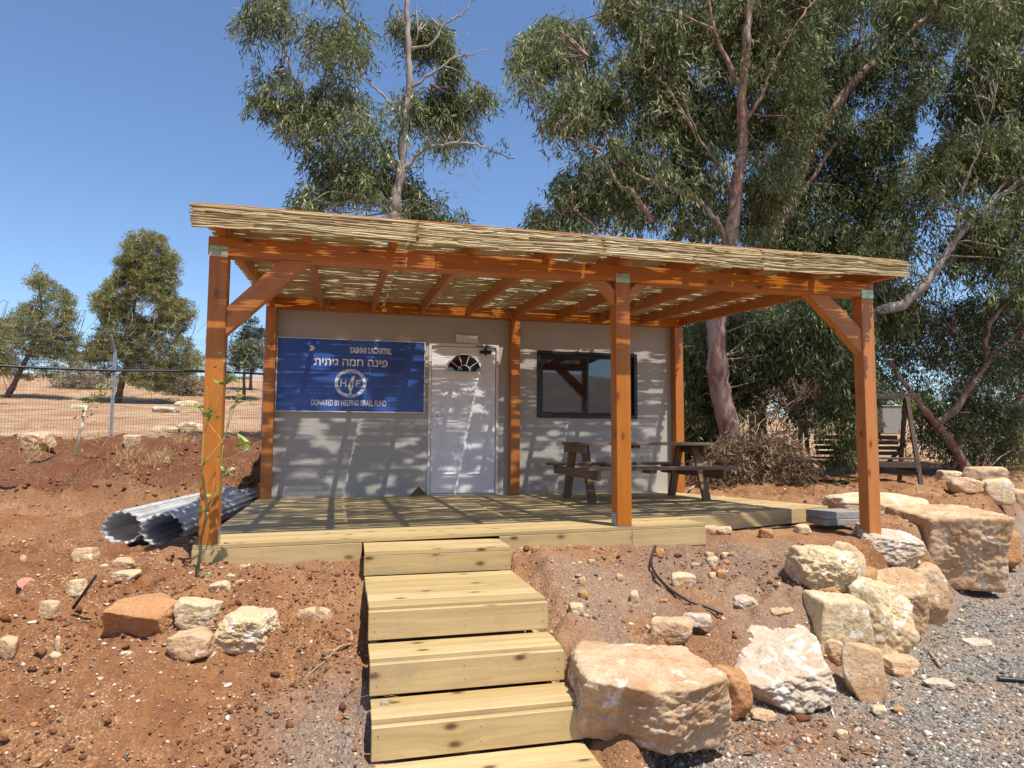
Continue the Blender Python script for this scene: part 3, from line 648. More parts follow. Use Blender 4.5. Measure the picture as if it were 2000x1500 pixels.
# ------------------------------------------------------------------ steps
st = empty('wooden_steps', (1.62, -5.1, -.88), 'pale treated pine steps climbing from the ground to the deck', 'steps')
SX0, SX1 = 1.098, 2.15
def tread(ya, yb, z, n, x1=None):
    mb = MB(); w = (ya-yb-.003*(n-1))/n; y = ya
    for k in range(n):
        mb.box((SX0+random.uniform(-.004, .004)-.0, y-w, z-.03), (SX1+random.uniform(-.004, .004), y, z), np.array((1., 0, 0))); y -= w+.003
    mb.build('tread', M['pine'], st, .002)
def riser(y, z, h=.148):
    r_ = MB().box((SX0-.004, y, z-h), (SX1+.006, y+.036, z), np.array((1., 0, 0))).build('riser', M['pine'], st, .003)
    s = MB()
    for x in (SX0+.03, SX1-.03, (SX0+SX1)/2+random.uniform(-.03, .03)):
        for zz in (.035, .105): s.tube([(x+random.uniform(-.006, .006), y+.001, z-zz), (x, y-.0015, z-zz)], .0045, 8)
    s.build('screws', M['galv'], r_)
tread(yf-.004, -4.27, -.002, 3); riser(-4.27, -.034, .138)
tread(-4.315, -5.165, -.168, 6); riser(-5.206, -.186, .158)
tread(-5.212, -5.472, -.358, 2); riser(-5.513, -.378, .158)
tread(-5.52, -5.775, -.547, 2); riser(-5.82, -.57, .155)
tread(-5.826, -6.16, -.735, 2); riser(-6.20, -.755, .14)
for x in (SX0+.02, SX1-.05):
    mb = MB(); mb.box((x, -4.9, -.36), (x+.04, -4.3, -.205)).box((x, -5.45, -.56), (x+.04, -4.9, -.405)).box((x, -6.1, -.86), (x+.04, -5.5, -.77)).box((x, -5.77, -.74), (x+.04, -5.3, -.6)); mb.build('stringer', M['pine'], st)

# ------------------------------------------------------------------ picnic table
pt = empty('picnic_table', (4.55, -1.25, 0), 'dark weathered timber picnic table with benches on the deck by the window', 'table')
def zt(x, y): return dz(x, y)
def plankset(x0, x1, ys, z, w, name):
    mb = MB()
    for y in ys: mb.box((x0+random.uniform(-.015, .015), y-w/2, z), (x1+random.uniform(-.015, .015), y+w/2, z+.036), np.array((1., 0, 0)))
    mb.build(name, M['greywood'], pt, .003)
plankset(3.66, 5.44, [-.93, -1.06, -1.19, -1.32, -1.45, -1.58], .705, .122, 'table_top')
plankset(3.60, 5.50, [-.50, -.63], .425, .12, 'seat'); plankset(3.60, 5.50, [-1.87, -2.0], .425, .12, 'seat')
for x in (3.70, 5.28):
    MB().box((x, -1.62, .61), (x+.045, -.88, .7035), np.array((0, 1., 0))).build('top_rail', M['weathered'], pt, .003)
    MB().box((x, -2.06, .315), (x+.045, -.44, .4235), np.array((0, 1., 0))).build('seat_rail', M['weathered'], pt, .003)
    xo = x+.069 if x < 4 else x-.024
    for ya, yb in ((-1.05, -.80), (-1.46, -1.72)): MB().beam((xo, yb, .018), (xo, ya, .70), .045, .10, (1, 0, 0)).build('leg', M['weathered'], pt, .003)
MB().box((4.35, -1.60, .668), (4.44, -.90, .7035)).build('middle_batten', M['weathered'], pt, .003)
MB().box((4.35, -2.04, .388), (4.44, -1.83, .4235)).build('seat_batten', M['weathered'], pt, .003)
MB().box((4.35, -.68, .388), (4.44, -.46, .4235)).build('seat_batten', M['weathered'], pt, .003)

# ------------------------------------------------------------------ concrete block by the right post
cb = empty('paving_slabs', (6.1, -3.1, -.1), 'two grey concrete slabs stacked on the soil beside the right front post', 'slab', )
P = atY(1612, 1028, -3.45); P2 = atY(1684, 1028, -3.45)
MB().box((P[0], -3.45, P[2]+.002), (P2[0], -3.16, P[2]+.062)).build('slab', M['concrete'], cb, .006)
MB().box((P[0]+.01, -3.44, P[2]+.064), (P2[0]+.01, -3.15, P[2]+.135)).build('slab', M['concrete'], cb, .006)

# ------------------------------------------------------------------ corrugated plastic rolls
def roll(name, a, b, rad, label, seed):
    a = np.array(a); b = np.array(b); d = b-a; L = np.linalg.norm(d); d /= L
    s = np.cross(d, (0, 0, 1)); s /= np.linalg.norm(s); u = np.cross(s, d); rs = np.random.default_rng(seed)
    V = []; Qs = []; nth = 260; nl = 24; turns = 2.35
    for k in range(nl):
        t = k/(nl-1)
        for j in range(nth):
            th = 2*math.pi*turns*j/(nth-1); rr = rad*(1-.055*th/(2*math.pi))+.0105*math.cos(th*15/1.0+.0)*1
            off = rs.normal(0, .006)*(1 if k in (0,) else 0)+.03*math.sin(th*.5+seed)*(t-.5)*-1
            P = a+d*(L*t+off)+rr*(math.cos(th+1.2)*s+math.sin(th+1.2)*u*.84); V.append(P)
    for k in range(nl-1):
        for j in range(nth-1): i = k*nth+j; Qs.append((i, i+1, i+nth+1, i+nth))
    o = npmesh(name, np.array(V), np.array(Qs), M['poly'], smooth=True); so_ = o.modifiers.new('thick', 'SOLIDIFY'); so_.thickness = .002
    return tag(o, label, 'plastic roll', 'rolls of corrugated plastic')
roll('plastic_sheet_roll', W(318, 1036, 5.75), W(485, 975, 9.2), .172, 'clear corrugated plastic sheet roll lying against the deck, the right one of two', 1)
roll('plastic_sheet_roll', W(238, 1031, 5.85), W(450, 972, 8.6), .172, 'clear corrugated plastic sheet roll on the soil, the left one farther from the deck', 2)

# ------------------------------------------------------------------ rocks
_ico = {}
def ico(n):
    if n not in _ico:
        b = bmesh.new(); bmesh.ops.create_icosphere(b, subdivisions=n, radius=1); b.verts.ensure_lookup_table()
        _ico[n] = (np.array([v.co[:] for v in b.verts]), np.array([[v.index for v in f.verts] for f in b.faces])); b.free()
    return _ico[n]
def rockshape(n, seed, blocky=.5, planes=None, rough=1.0, size=1.0):
    D, Fc = ico(n); rs = np.random.default_rng(seed)
    N = []; dd = []
    ax = np.array([[1, 0, 0], [-1, 0, 0], [0, 1, 0], [0, -1, 0], [0, 0, 1], [0, 0, -1]], float)
    for a in ax:
        q = a+rs.normal(0, .16, 3); N.append(q/np.linalg.norm(q)); dd.append(1-.15*rs.random()*(1-blocky))
    for k in range(11):
        q = rs.normal(0, 1, 3); q /= np.linalg.norm(q); N.append(q); dd.append(rs.uniform(.90, 1.2)+.42*blocky)
    for k in range(34):
        q = rs.normal(0, 1, 3); q /= np.linalg.norm(q); N.append(q); dd.append(rs.uniform(1.0, 1.28)+.36*blocky)
    if planes:
        for (q, d_) in planes: q = np.array(q, float); N.append(q/np.linalg.norm(q)); dd.append(d_)
    N = np.array(N); dd = np.array(dd)
    dt = D@N.T; with_ = np.where(dt > .05, dd[None]/np.maximum(dt, .05), 50.)
    k = 34.0; r_ = -np.log(np.exp(-k*np.minimum(with_, 3)).sum(1))/k
    V = D*r_[:, None]
    o = seed*7.31
    am = .042*rough
    nz = am*1.3*vn(V*1.9+o, 1)+am*.8*vn(V*4.1+o, 2)+am*.65*fbm(V*8+o, 3, 3)-am*.9*np.maximum(0, vn(V*3.1+o, 9)-.25)
    if n >= 5: nz = nz+am*.45*fbm(V*17+o, 3, 6, .6)
    V = V+D*nz[:, None]
    lo, hi = V.min(0), V.max(0); V = (V-(lo+hi)/2)/((hi-lo)/2)
    return V, Fc
rdir = np.array([r0[0], r0[1], 0.]); fdir = np.array([-r0[1], r0[0], 0.])
def rock(name, bbox, mat, label, seed, thick=.8, depth=None, n=4, sink=.12, blocky=.5, planes=None, rough=1.0, yawr=0, cat='rock', group=None, lift=0.0, top=None):
    a, b_, c_, d_ = bbox; uc = (a+c_)/2
    if depth is None:
        g_ = ground(uc, d_-1); base = g_; d0 = float((g_-CAM)@fw)
    else: d0 = depth; base = W(uc, d_, depth)
    wd_ = (c_-a)/F*d0; th = thick*wd_; dc = d0+.42*th; wd_ = (c_-a)/F*dc
    ctr = W(uc, d_, dc); zb = base[2]
    ztop = W(uc, b_, dc+(.30*th if top is None else top*th))[2]
    h_ = max(ztop-zb, .18*wd_*.5); zlo = zb-sink*h_ if depth is None else zb
    if depth is None: zlo = min(zlo, float(hh(base[0], base[1]))-sink*h_, float(hh(ctr[0], ctr[1]))-sink*h_)
    V, Fc = rockshape(n, seed, blocky, planes, rough)
    V = V*np.array([wd_/2, th/2, (ztop-zlo)/2 if ztop > zlo+.01 else .02])
    cy_, sy_ = math.cos(yawr), math.sin(yawr)
    P = np.array([ctr[0], ctr[1], (ztop+zlo)/2+lift])
    Wd = V[:, :1]*(rdir*cy_+fdir*sy_)[None]+V[:, 1:2]*(fdir*cy_-rdir*sy_)[None]+V[:, 2:]*np.array([[0, 0, 1.]])
    o = npmesh(name, Wd, Fc, mat, smooth=True); o.location = P
    return tag(o, label, cat, group)
def grow(b, k): u, v = (b[0]+b[2])/2, b[3]; return (u-(u-b[0])*k, v-(v-b[1])*k, u+(b[2]-u)*k, b[3])
TOP = [((-.05, -.30, 1), .80)]
rock('boulder', (1098, 1240, 1424, 1497), M['rock_tan'], 'huge tan boulder with a flat sunlit top right beside the lowest steps', 11, 1.05, n=6, blocky=.8, planes=[((.02, -.05, 1), .66), ((-.40, -1, -.22), .86), ((.72, -1, -.22), .92)], rough=1.0, top=.5, sink=.14)
rock('boulder', (1372, 1288, 1462, 1408), M['rock_orange'], 'brown rock chunk wedged between the flat topped boulder and the chalky white boulder', 12, .9, n=5, blocky=.3, rough=1.3)
rock('boulder', (1392, 1185, 1616, 1386), M['rock_white'], 'rough chalky white boulder behind the big flat topped one', 13, 1.35, top=.62, n=6, blocky=.45, planes=[((-.15, -.75, 1), .60), ((.1, -1, .1), .80), ((-.8, -.3, 1), .85)], rough=1.1)
rock('rock', (1265, 1199, 1357, 1264), M['rock_tan'], 'rounded brown rock sitting on the back of the flat topped boulder', 14, .8, depth=4.25, n=5, rough=1.1, sink=0)
rock('rock', (1334, 1193, 1392, 1232), M['rock_white'], 'small white rock where the black hose ends behind the brown rock', 15, .8, depth=4.55, n=4)
rock('boulder', (1572, 1152, 1700, 1300), M['rock_cream'], 'cream boulder with a flat shaded face behind the leaning slab', 16, .8, n=5, blocky=.9, planes=[((.25, -1, .0), .6)], rough=.8)
rock('boulder', (1650, 1122, 1784, 1294), M['rock_cream'], 'pitted pale boulder standing right of the shaded face boulder', 17, .7, n=6, blocky=.3, planes=[((.5, -.6, .6), .78)], rough=1.7)
rock('rock_slab', (1646, 1255, 1736, 1374), M['rock_tan'], 'smooth tan slab leaning upright at the edge of the gravel', 18, .45, n=5, blocky=.5, planes=[((-.1, -1, .55), .55), ((-.8, 0, -.6), .8)], rough=.6)
rock('rock', (1716, 1275, 1790, 1324), M['rock_tan'], 'low ochre rock lying flat right of the leaning slab', 19, .8, n=5, blocky=.5, rough=.9)
rock('boulder', (1543, 1060, 1668, 1162), M['rock_cream'], 'cream pitted boulder half sunk in the soil below the deck corner', 20, .9, n=6, blocky=.2, rough=1.6, top=.3)
rock('rock', (1622, 1056, 1690, 1150), M['rock_cream'], 'thin upright cream rock behind the half sunk pitted boulder', 21, .5, n=5, rough=.9)
rock('rock', (1676, 1106, 1716, 1140), M['rock_orange'], 'small brown wedge of rock above the pitted pale boulder', 22, .8, n=4, blocky=.8, rough=.6)
rock('boulder', (1696, 1106, 1806, 1230), M['rock_tan'], 'ochre boulder with a pointed foot in the middle of the rock row', 23, .8, n=6, blocky=.5, planes=[((-.2, -.5, 1), .7), ((-.8, -.6, -.2), .8)], rough=1.1)
rock('boulder', (1762, 1096, 1844, 1216), M['rock_tan'], 'rounded tan boulder tucked under the left side of the largest far boulder', 24, .9, n=5, blocky=.2, rough=1.3)
rock('boulder', (1664, 1022, 1796, 1100), M['rock_white'], 'long whitish rock ledge at the foot of the right front post', 25, .8, n=6, blocky=.3, planes=[((.3, -.3, 1), .62)], rough=1.5)
rock('boulder', (1722, 1054, 1806, 1146), M['rock_cream'], 'grey cream lump of rock below the whitish ledge', 26, .8, n=5, rough=1.6)
rock('boulder', (1768, 982, 1950, 1160), M['rock_tan'], 'largest far boulder with a broad flat top and a grey shaded front', 27, 1.15, n=6, blocky=.8, planes=[((-.03, -.06, 1), .74), ((-.12, -1, -.15), .74), ((.9, -.35, -.1), .92)], rough=.9, top=.55, sink=.05)
rock('boulder', (1918, 1030, 1988, 1114), M['rock_orange'], 'reddish boulder behind the right side of the largest far boulder', 28, .8, n=5, blocky=.5, rough=1.0)
rock('rock_slab', (1622, 962, 1800, 1008), M['rock_cream'], 'broad flat pale rock sheet on the soil behind the right front post', 29, .7, n=5, blocky=.3, rough=.8)
rock('rock', (1852, 930, 1912, 962), M['rock_tan'], 'brown rounded rock at the near left of the heap by the twin trunk', 30, .8, n=4, rough=1.2)
rock('rock', (1832, 918, 1876, 942), M['rock_cream'], 'farthest left pale rock of the heap by the twin trunk', 31, .8, n=4, rough=1.2)
rock('rock', (1884, 910, 1960, 950), M['rock_tan'], 'wide flat tan rock at the back of the heap by the twin trunk', 32, .7, n=4, rough=1.0)
rock('rock', (1914, 932, 1976, 980), M['rock_cream'], 'blocky cream rock at the right of the heap by the twin trunk', 33, .7, n=4, blocky=.7, rough=1.0)
rock('rock', (1972, 952, 2020, 1000), M['rock_tan'], 'pale rock cut by the right edge of the photo', 34, .8, n=4, rough=1.1)
for q, (bb, mt, lb) in enumerate([((1660, 1130, 1712, 1168), 'rock_cream', 'cream block filling the gap above the pitted pale boulder'), ((1590, 1140, 1640, 1172), 'rock_orange', 'brown rubble rock above the boulder with the flat shaded face'), ((1500, 1180, 1550, 1210), 'rock_tan', 'tan rubble rock behind the right shoulder of the chalky white boulder'), ((1600, 1240, 1650, 1300), 'rock_tan', 'brown rock squeezed left of the leaning slab'), ((1540, 1300, 1600, 1350), 'rock_tan', 'tan lump half buried right of the chalky white boulder'), ((1790, 1020, 1850, 1070), 'rock_tan', 'ochre lump in front of the top of the largest far boulder'), ((1430, 1160, 1480, 1190), 'rock_white', 'small white rock on the slope behind the chalky white boulder'), ((1680, 1180, 1740, 1240), 'rock_tan', 'tan rock between the pitted pale boulder and the pointed foot boulder')]):
    rock('rock', bb, M[mt], lb, 120+q, .9, n=5, blocky=.3, rough=1.2)
rock('stone', (1806, 1324, 1864, 1352), M['rock_white'], 'flat bright white stone lying on the gravel lot', 35, .7, n=4)
rock('stone', (1880, 1246, 1936, 1264), M['rock_white'], 'thin pale stone far out on the gravel lot', 36, .7, n=3)
rock('stone', (1700, 1376, 1732, 1402), M['rock_cream'], 'little cream stone below the tip of the leaning slab', 37, .8, n=4)
rock('stone', (1744, 1378, 1766, 1396), M['rock_orange'], 'little tan stone right of the one below the leaning slab', 38, .8, n=4)
rock('stone', (1466, 1384, 1516, 1412), M['rock_tan'], 'flat brown stone between the white boulder and the gravel', 39, .7, n=4, blocky=.7)
rock('stone', (1632, 1424, 1656, 1446), M['rock_cream'], 'round pale stone at the lower edge of the red soil fan', 40, .8, n=4)
rock('stone', (1308, 1116, 1356, 1150), M['rock_cream'], 'pale stone enclosed by the curve of the black hose', 41, .8, n=4)
rock('stone', (1110, 1176, 1142, 1204), M['rock_cream'], 'pale stone on the slope above the flat topped boulder', 42, .8, n=4)
rock('stone', (1352, 1024, 1402, 1044), M['rock_tan'], 'long tan stone touching the end of the deck edge board', 43, .6, n=4)
rock('stone', (1400, 1027, 1428, 1044), M['rock_cream'], 'round stone second from the end of the deck edge board', 44, .8, n=4)
rock('stone', (1482, 1031, 1510, 1052), M['rock_orange'], 'reddish stone in the shade below the angled deck side', 45, .8, n=4)
rock('stone', (1553, 1023, 1582, 1044), M['rock_cream'], 'pale round stone below the deck corner', 46, .8, n=4)
rock('rock', (205, 1160, 348, 1256), M['rock_orange'], 'orange brown rock with a shaded hollow front left of the sapling', 50, .85, n=6, blocky=.6, planes=[((-.2, -1, -.35), .62), ((.1, -.4, 1), .75)], rough=.9, top=.35)
rock('rock', (343, 1163, 424, 1234), M['rock_cream'], 'cream angular rock below the sapling stem', 51, .8, n=5, blocky=.6, rough=1.0)
rock('rock', (335, 1226, 416, 1300), M['rock_tan'], 'lowest tan rock of the cluster below the sapling', 52, .8, n=5, blocky=.6, rough=.9)
rock('rock', (426, 1182, 538, 1274), M['rock_cream'], 'white flecked round rock at the right of the sapling cluster', 53, .9, n=6, blocky=.3, rough=1.4)
rock('stone', (582, 1183, 624, 1220), M['rock_tan'], 'tan stone, the left one of a pair left of the second step', 54, .7, n=4, blocky=.5)
rock('stone', (614, 1185, 650, 1230), M['rock_tan'], 'tall tan stone, the right one of a pair left of the second step', 55, .6, n=4, blocky=.5)
rock('stone', (411, 1132, 454, 1158), M['rock_cream'], 'pale stone just right of the sapling foot', 56, .8, n=4)
rock('stone', (460, 1126, 506, 1152), M['rock_tan'], 'tan stone farther right of the sapling foot', 57, .8, n=4)
rock('stone', (222, 1112, 272, 1136), M['rock_cream'], 'flat cream stone above the orange brown rock', 58, .8, n=4)
rock('stone', (222, 1088, 266, 1114), M['rock_tan'], 'wide flat tan stone in front of the plastic rolls', 59, .8, n=4)
rock('stone', (144, 1066, 190, 1086), M['rock_tan'], 'flat tan stone left of the plastic roll openings', 60, .8, n=4)
rock('stone', (135, 1130, 166, 1150), M['rock_cream'], 'cream stone just left of the black stick', 61, .8, n=4)
rock('stone', (80, 1169, 118, 1190), M['rock_tan'], 'tan stone left of the foot of the black stick', 62, .8, n=4)
rock('stone', (0, 1240, 36, 1260), M['rock_tan'], 'flat tan stone cut by the left edge of the photo', 63, .8, n=4)
rock('stone', (234, 1270, 258, 1296), M['rock_cream'], 'cream stone among dark pebbles below the orange brown rock', 64, .8, n=4)
rock('rock', (46, 842, 102, 882), M['rock_tan'], 'tan rock on top of the red mound at the far left', 65, .8, n=5, rough=1.2)
rock('stone', (240, 849, 272, 864), M['rock_cream'], 'flat pale stone on the mound crest right of the fence post', 66, .8, n=4)
rock('rock', (300, 794, 346, 808), M['rock_white'], 'flat white rock in the field under the big pine', 67, .8, n=4, cat='rock')
rock('rock', (345, 783, 388, 796), M['rock_cream'], 'flat pale rock in the field right of the big pine trunk', 68, .8, n=4)
rock('rock', (350, 824, 402, 842), M['rock_cream'], 'white rock in the field low beside the left front post', 69, .8, n=4)
rock('rock', (133, 790, 168, 799), M['rock_white'], 'thin white rock in the field between the two pines', 70, .8, n=3)
rock('rock', (300, 834, 350, 842), M['rock_cream'], 'long low pale rock in the field just behind the mound crest', 71, .8, n=3)
# loose medium stones, alike
rs = np.random.default_rng(5)
for k in range(70):
    left = k < 42
    u = rs.uniform(0, 690) if left else rs.uniform(1010, 1560); v = rs.uniform(1090, 1480) if left else rs.uniform(1070, 1230)
    if not left and v > 1060+(1600-u)*.45: v = 1070+rs.uniform(0, 60)
    if left and 200 < u < 545 and 1150 < v < 1300: continue
    w_ = rs.uniform(9, 22)
    rock('loose_stone', (u, v-w_*.7, u+w_, v), (M['rock_tan'], M['rock_cream'], M['rock_orange'])[k % 3],
         'small angular stone lying loose on the red soil left of the steps' if left else 'small angular stone lying loose on the slope right of the steps', 200+k, .8, n=3, blocky=.5,
         cat='stone', group='small loose stones left of the steps' if left else 'small loose stones right of the steps')

# ------------------------------------------------------------------ scattered gravel, pebbles and clods (uncountable)
def scatter(name, N, pick, label, seed, sub=1, rmin=2.0, rmax=16, az=(-52, 52)):
    rs = np.random.default_rng(seed)
    a = YAW+np.radians(rs.uniform(az[0], az[1], N)); r_ = rmin*(rmax/rmin)**rs.random(N)
    x = CAM[0]+np.sin(a)*r_; y = CAM[1]+np.cos(a)*r_
    keep, size, colr, flat = pick(x, y, r_, rs); x, y, size, colr, flat = x[keep], y[keep], size[keep], colr[keep], flat[keep]
    z = hh(x, y); n = len(x)
    D, Fc = ico(sub); NV = len(D); T = []
    for k in range(16):
        r2 = np.random.default_rng(k+seed*50); N_ = r2.normal(0, 1, (9, 3)); N_ /= np.linalg.norm(N_, axis=1)[:, None]; dd = r2.uniform(.45, .9, 9)
        dt = D@N_.T; rr = np.minimum(1, np.where(dt > .1, dd/np.maximum(dt, .1), 9).min(1)); T.append(D*rr[:, None]*r2.uniform(.62, 1.25, (NV, 1)))
    T = np.array(T)[rs.integers(0, 16, n)]
    th = rs.uniform(0, 6.283, n); c, s = np.cos(th), np.sin(th)
    T = T*np.stack([size*rs.uniform(.8, 1.25, n), size*rs.uniform(.6, 1, n), size*flat], -1)[:, None, :]
    V = np.stack([T[..., 0]*c[:, None]-T[..., 1]*s[:, None], T[..., 0]*s[:, None]+T[..., 1]*c[:, None], T[..., 2]], -1)
    V = V+np.stack([x, y, z+size*flat*.10], -1)[:, None, :]
    Q_ = (Fc[None]+(np.arange(n)*NV)[:, None, None]).reshape(-1, 3)
    o = npmesh(name, V.reshape(-1, 3), Q_, M['stone'], colr=np.repeat(colr, NV, 0)); return tag(o, label, kind='stuff', cat=name.replace('_', ' '))
def lotv(x, y):
    l = 1-soilmask(x, y); l = np.maximum(l, sstep((-7.2-y)/1.2)*sstep((x-.2)/.8)); l = np.maximum(l, .7*np.exp(-((x-.95)/.3)**2)*sstep((-5.0-y)/.6))
    return l*(1-.85*np.exp(-((x-3.45)/.5)**2-((y+5.75)/.3)**2))
def clear(x, y):
    ondeck = (x > -.1) & (x < 6.0) & (y > -3.9) & (y < 2.6); steps = (x > 1.06) & (x < 2.18) & (y > -6.2) & (y < -3.8); return ~(ondeck | steps)
def pal(rs, n, cols, p, j=.18):
    c = np.array(cols)[rs.choice(len(cols), n, p=p)]; return np.clip(c*(1+rs.normal(0, j, (n, 1))), .01, .95)
def pk_gravel(x, y, r_, rs):
    n = len(x); k = clear(x, y) & (rs.random(n) < lotv(x, y)); s = np.exp(rs.normal(math.log(.0075), .45, n))*(1+.06*r_)
    c = pal(rs, n, [(.13, .12, .105), (.22, .20, .17), (.37, .33, .27), (.64, .56, .45), (.44, .28, .17)], [.25, .27, .19, .18, .11], .28)
    pw = paintv(x, y) > .5; c[pw] = np.array([.62, .44, .12])*rs.uniform(.8, 1.1, (int(pw.sum()), 1))
    return k, s, c, rs.uniform(.5, .8, n)
scatter('gravel', 95000, pk_gravel, 'grey and pale gravel chips covering the parking ground', 1, 1, 2.2, 15, (-10, 46))
def pk_clod(x, y, r_, rs):
    n = len(x); pn = vn(np.stack([x*1.6, y*1.6, x*0], -1), 71); k = clear(x, y) & (rs.random(n) > lotv(x, y)) & (rs.random(n) < np.clip(.5+pn*1.7, .03, 1)*np.where((y < -6.2) & (x < 1), .4, 1)) & (y < 7)
    s = np.exp(rs.normal(math.log(.0062), .62, n))*(1+.05*r_); big = rs.random(n) < .006; s[big] = rs.uniform(.015, .035, int(big.sum())); mnd = (y > .8) & (y < 6.5) & (x < 0) & (rs.random(n) < .12); s[mnd] = rs.uniform(.03, .075, int(mnd.sum()))
    up_ = (x > 2.2) & (y > -5.8) & (y < -3.8) & (rs.random(n) < .05); s[up_] = rs.uniform(.015, .04, int(up_.sum()))
    return k, np.minimum(s, .08), pal(rs, n, [(.21, .085, .036), (.31, .145, .065), (.42, .24, .13), (.16, .062, .028)], [.3, .34, .2, .16]), rs.uniform(.35, .75, n)
scatter('soil_clods', 135000, pk_clod, 'crumbly red brown soil clods covering the bare earth', 2, 1, 2.2, 18)
def pk_peb(x, y, r_, rs):
    n = len(x); pn = vn(np.stack([x*1.1, y*1.1, x*0], -1), 73); k = clear(x, y) & (rs.random(n) > lotv(x, y)*.7) & (rs.random(n) < np.clip(.5+pn*1.3, .06, 1)*np.where((y < -6.4) & (x < 1), .45, 1)*np.where((y > .3) & (y < 7) & (x < 1), .35, 1))
    s = np.exp(rs.normal(math.log(.0048), .6, n))*(1+.06*r_)
    dk = (x > .3) & (rs.random(n) < .3)
    c = pal(rs, n, [(.62, .44, .28), (.72, .58, .42), (.52, .31, .17), (.22, .21, .20), (.78, .70, .60)], [.36, .22, .2, .12, .10]); c[dk] = pal(rs, int(dk.sum()), [(.13, .125, .12), (.3, .27, .24)], [.6, .4])
    return k, np.minimum(s, .045), c, rs.uniform(.4, .8, n)
scatter('pebbles', 75000, pk_peb, 'pale limestone pebbles strewn over the red soil', 3, 1, 2.2, 22)

# ------------------------------------------------------------------ trees
def inpoly(u, v, poly):
    r_ = np.zeros(len(u), bool); j = len(poly)-1
    for i in range(len(poly)):
        (xi, yi), (xj, yj) = poly[i], poly[j]
        c = ((yi > v) != (yj > v)) & (u < (xj-xi)*(v-yi)/((yj-yi) or 1e-9)+xi); r_ ^= c; j = i
    return r_
def Wn(u, v, d): return CAM[None]+(fw[None]+rt[None]*((u-1000)/F)[:, None]-up[None]*((v-750)/F)[:, None])*d[:, None]
def sample(polys, rs, gap=.0, nsc=.9, seed=0, thick=1.5):
    """centres inside outlines, spread through the crown's depth; polys: (outline, depth, count, thickness)"""
    out = []
    for poly, d, cnt, th in polys:
        a = np.array(poly); lo, hi = a.min(0), a.max(0); got = 0; tries = 0
        while got < cnt and tries < 60:
            n = cnt*2; u = rs.uniform(lo[0], hi[0], n); v = rs.uniform(lo[1], hi[1], n); dd = d+rs.normal(0, th*.5, n).clip(-th*1.2, th*1.2)
            k = inpoly(u, v, poly); P = Wn(u[k], v[k], dd[k])
            P = P[vn(P*np.array([1, 1, .8])*nsc, seed)+.35*vn(P*nsc*2.6, seed+1) > gap]
            P = P[:cnt-got]; out.append(P); got += len(P); tries += 1
    return np.concatenate(out)
def leaves(name, C, mat, parent, rs, n=16, L=.15, Wd=.021, droop=1.0, spread=.30, hang=.38, tone=None):
    S = len(C); az = rs.uniform(0, 6.283, S); D = np.stack([np.cos(az), np.sin(az), np.zeros(S)], -1)
    t = rs.random((S, n)); B = C[:, None]+D[:, None]*(t*spread)[..., None]+rs.normal(0, .05, (S, n, 3)); B[..., 2] += .08-(t**1.6)*hang
    q = rs.normal(0, .55, (S, n, 3))+D[:, None]*.35; q[..., 2] -= droop; q /= np.linalg.norm(q, axis=-1, keepdims=True)
    sd = np.cross(q, rs.normal(0, 1, (S, n, 3))); sd /= np.linalg.norm(sd, axis=-1, keepdims=True); nn = np.cross(q, sd)
    l = L*rs.uniform(.65, 1.25, (S, n, 1)); w = Wd*rs.uniform(.7, 1.3, (S, n, 1)); bend = nn*l*rs.uniform(-.12, .12, (S, n, 1))
    V = np.stack([B, B+q*l*.42+sd*w/2+bend, B+q*l, B+q*l*.42-sd*w/2+bend], 2).reshape(-1, 3)
    Q_ = np.arange(S*n*4).reshape(-1, 4); tn = np.clip(np.repeat(rs.random(S)**1.5*.6, n)+rs.random(S*n)**1.6*.55, 0, 1)
    return npmesh(name, V, Q_, mat, parent, rnd=tn)
def catmull(P, k=5):
    P = [P[0]*2-P[1]]+list(P)+[P[-1]*2-P[-2]]; out = []
    for i in range(1, len(P)-2):
        for j in range(k):
            t = j/k; a, b, c, d = P[i-1], P[i], P[i+1], P[i+2]
            out.append(.5*((2*b)+(-a+c)*t+(2*a-5*b+4*c-d)*t*t+(-a+3*b-3*c+d)*t**3))
    out.append(P[-2]); return out
def limb(mb, pts, d, ra, rb, n=9, k=5, wob=.03, base=None):
    rs = np.random.default_rng(int(abs(pts[0][0]*7+pts[-1][1]*3))+1)
    P = [W(u, v, d+(p[0] if p else 0)) for (u, v, *p) in pts]
    if base is not None: P[0] = np.array(base, float)
    C = catmull([np.array(p) for p in P], k); m_ = len(C)
    C = [c+rs.normal(0, wob*.4, 3)*(0 < i < m_-1) for i, c in enumerate(C)]
    rad = [(ra+(rb-ra)*(i/(m_-1))**.85)*(1+.10*rs.normal()) for i in range(m_)]; mb.tube(C, rad, n); return C
def twigs(mb, C, limbs, rs, cnt, r=.012, maxd=2.0):
    L_ = np.concatenate([np.array(l) for l in limbs]); sel = C[rs.choice(len(C), min(cnt, len(C)), replace=False)]
    for c in sel:
        dlt = L_-c; dlt[:, 2] *= .7; dist = np.linalg.norm(dlt, axis=1)+np.where(L_[:, 2] > c[2]+.3, 1.5, 0); i = int(np.argmin(dist)); b = L_[i]
        if np.linalg.norm(b-c) > maxd: continue
        m_ = (b+c)/2+rs.normal(0, .12, 3)+np.array([0, 0, .12]); mb.tube([b, (b*2+m_)/3+rs.normal(0, .03, 3), m_, (m_+c)/2+rs.normal(0, .05, 3), c], [r*1.7, r*1.5, r*1.1, r*.7, r*.35], 4, False)
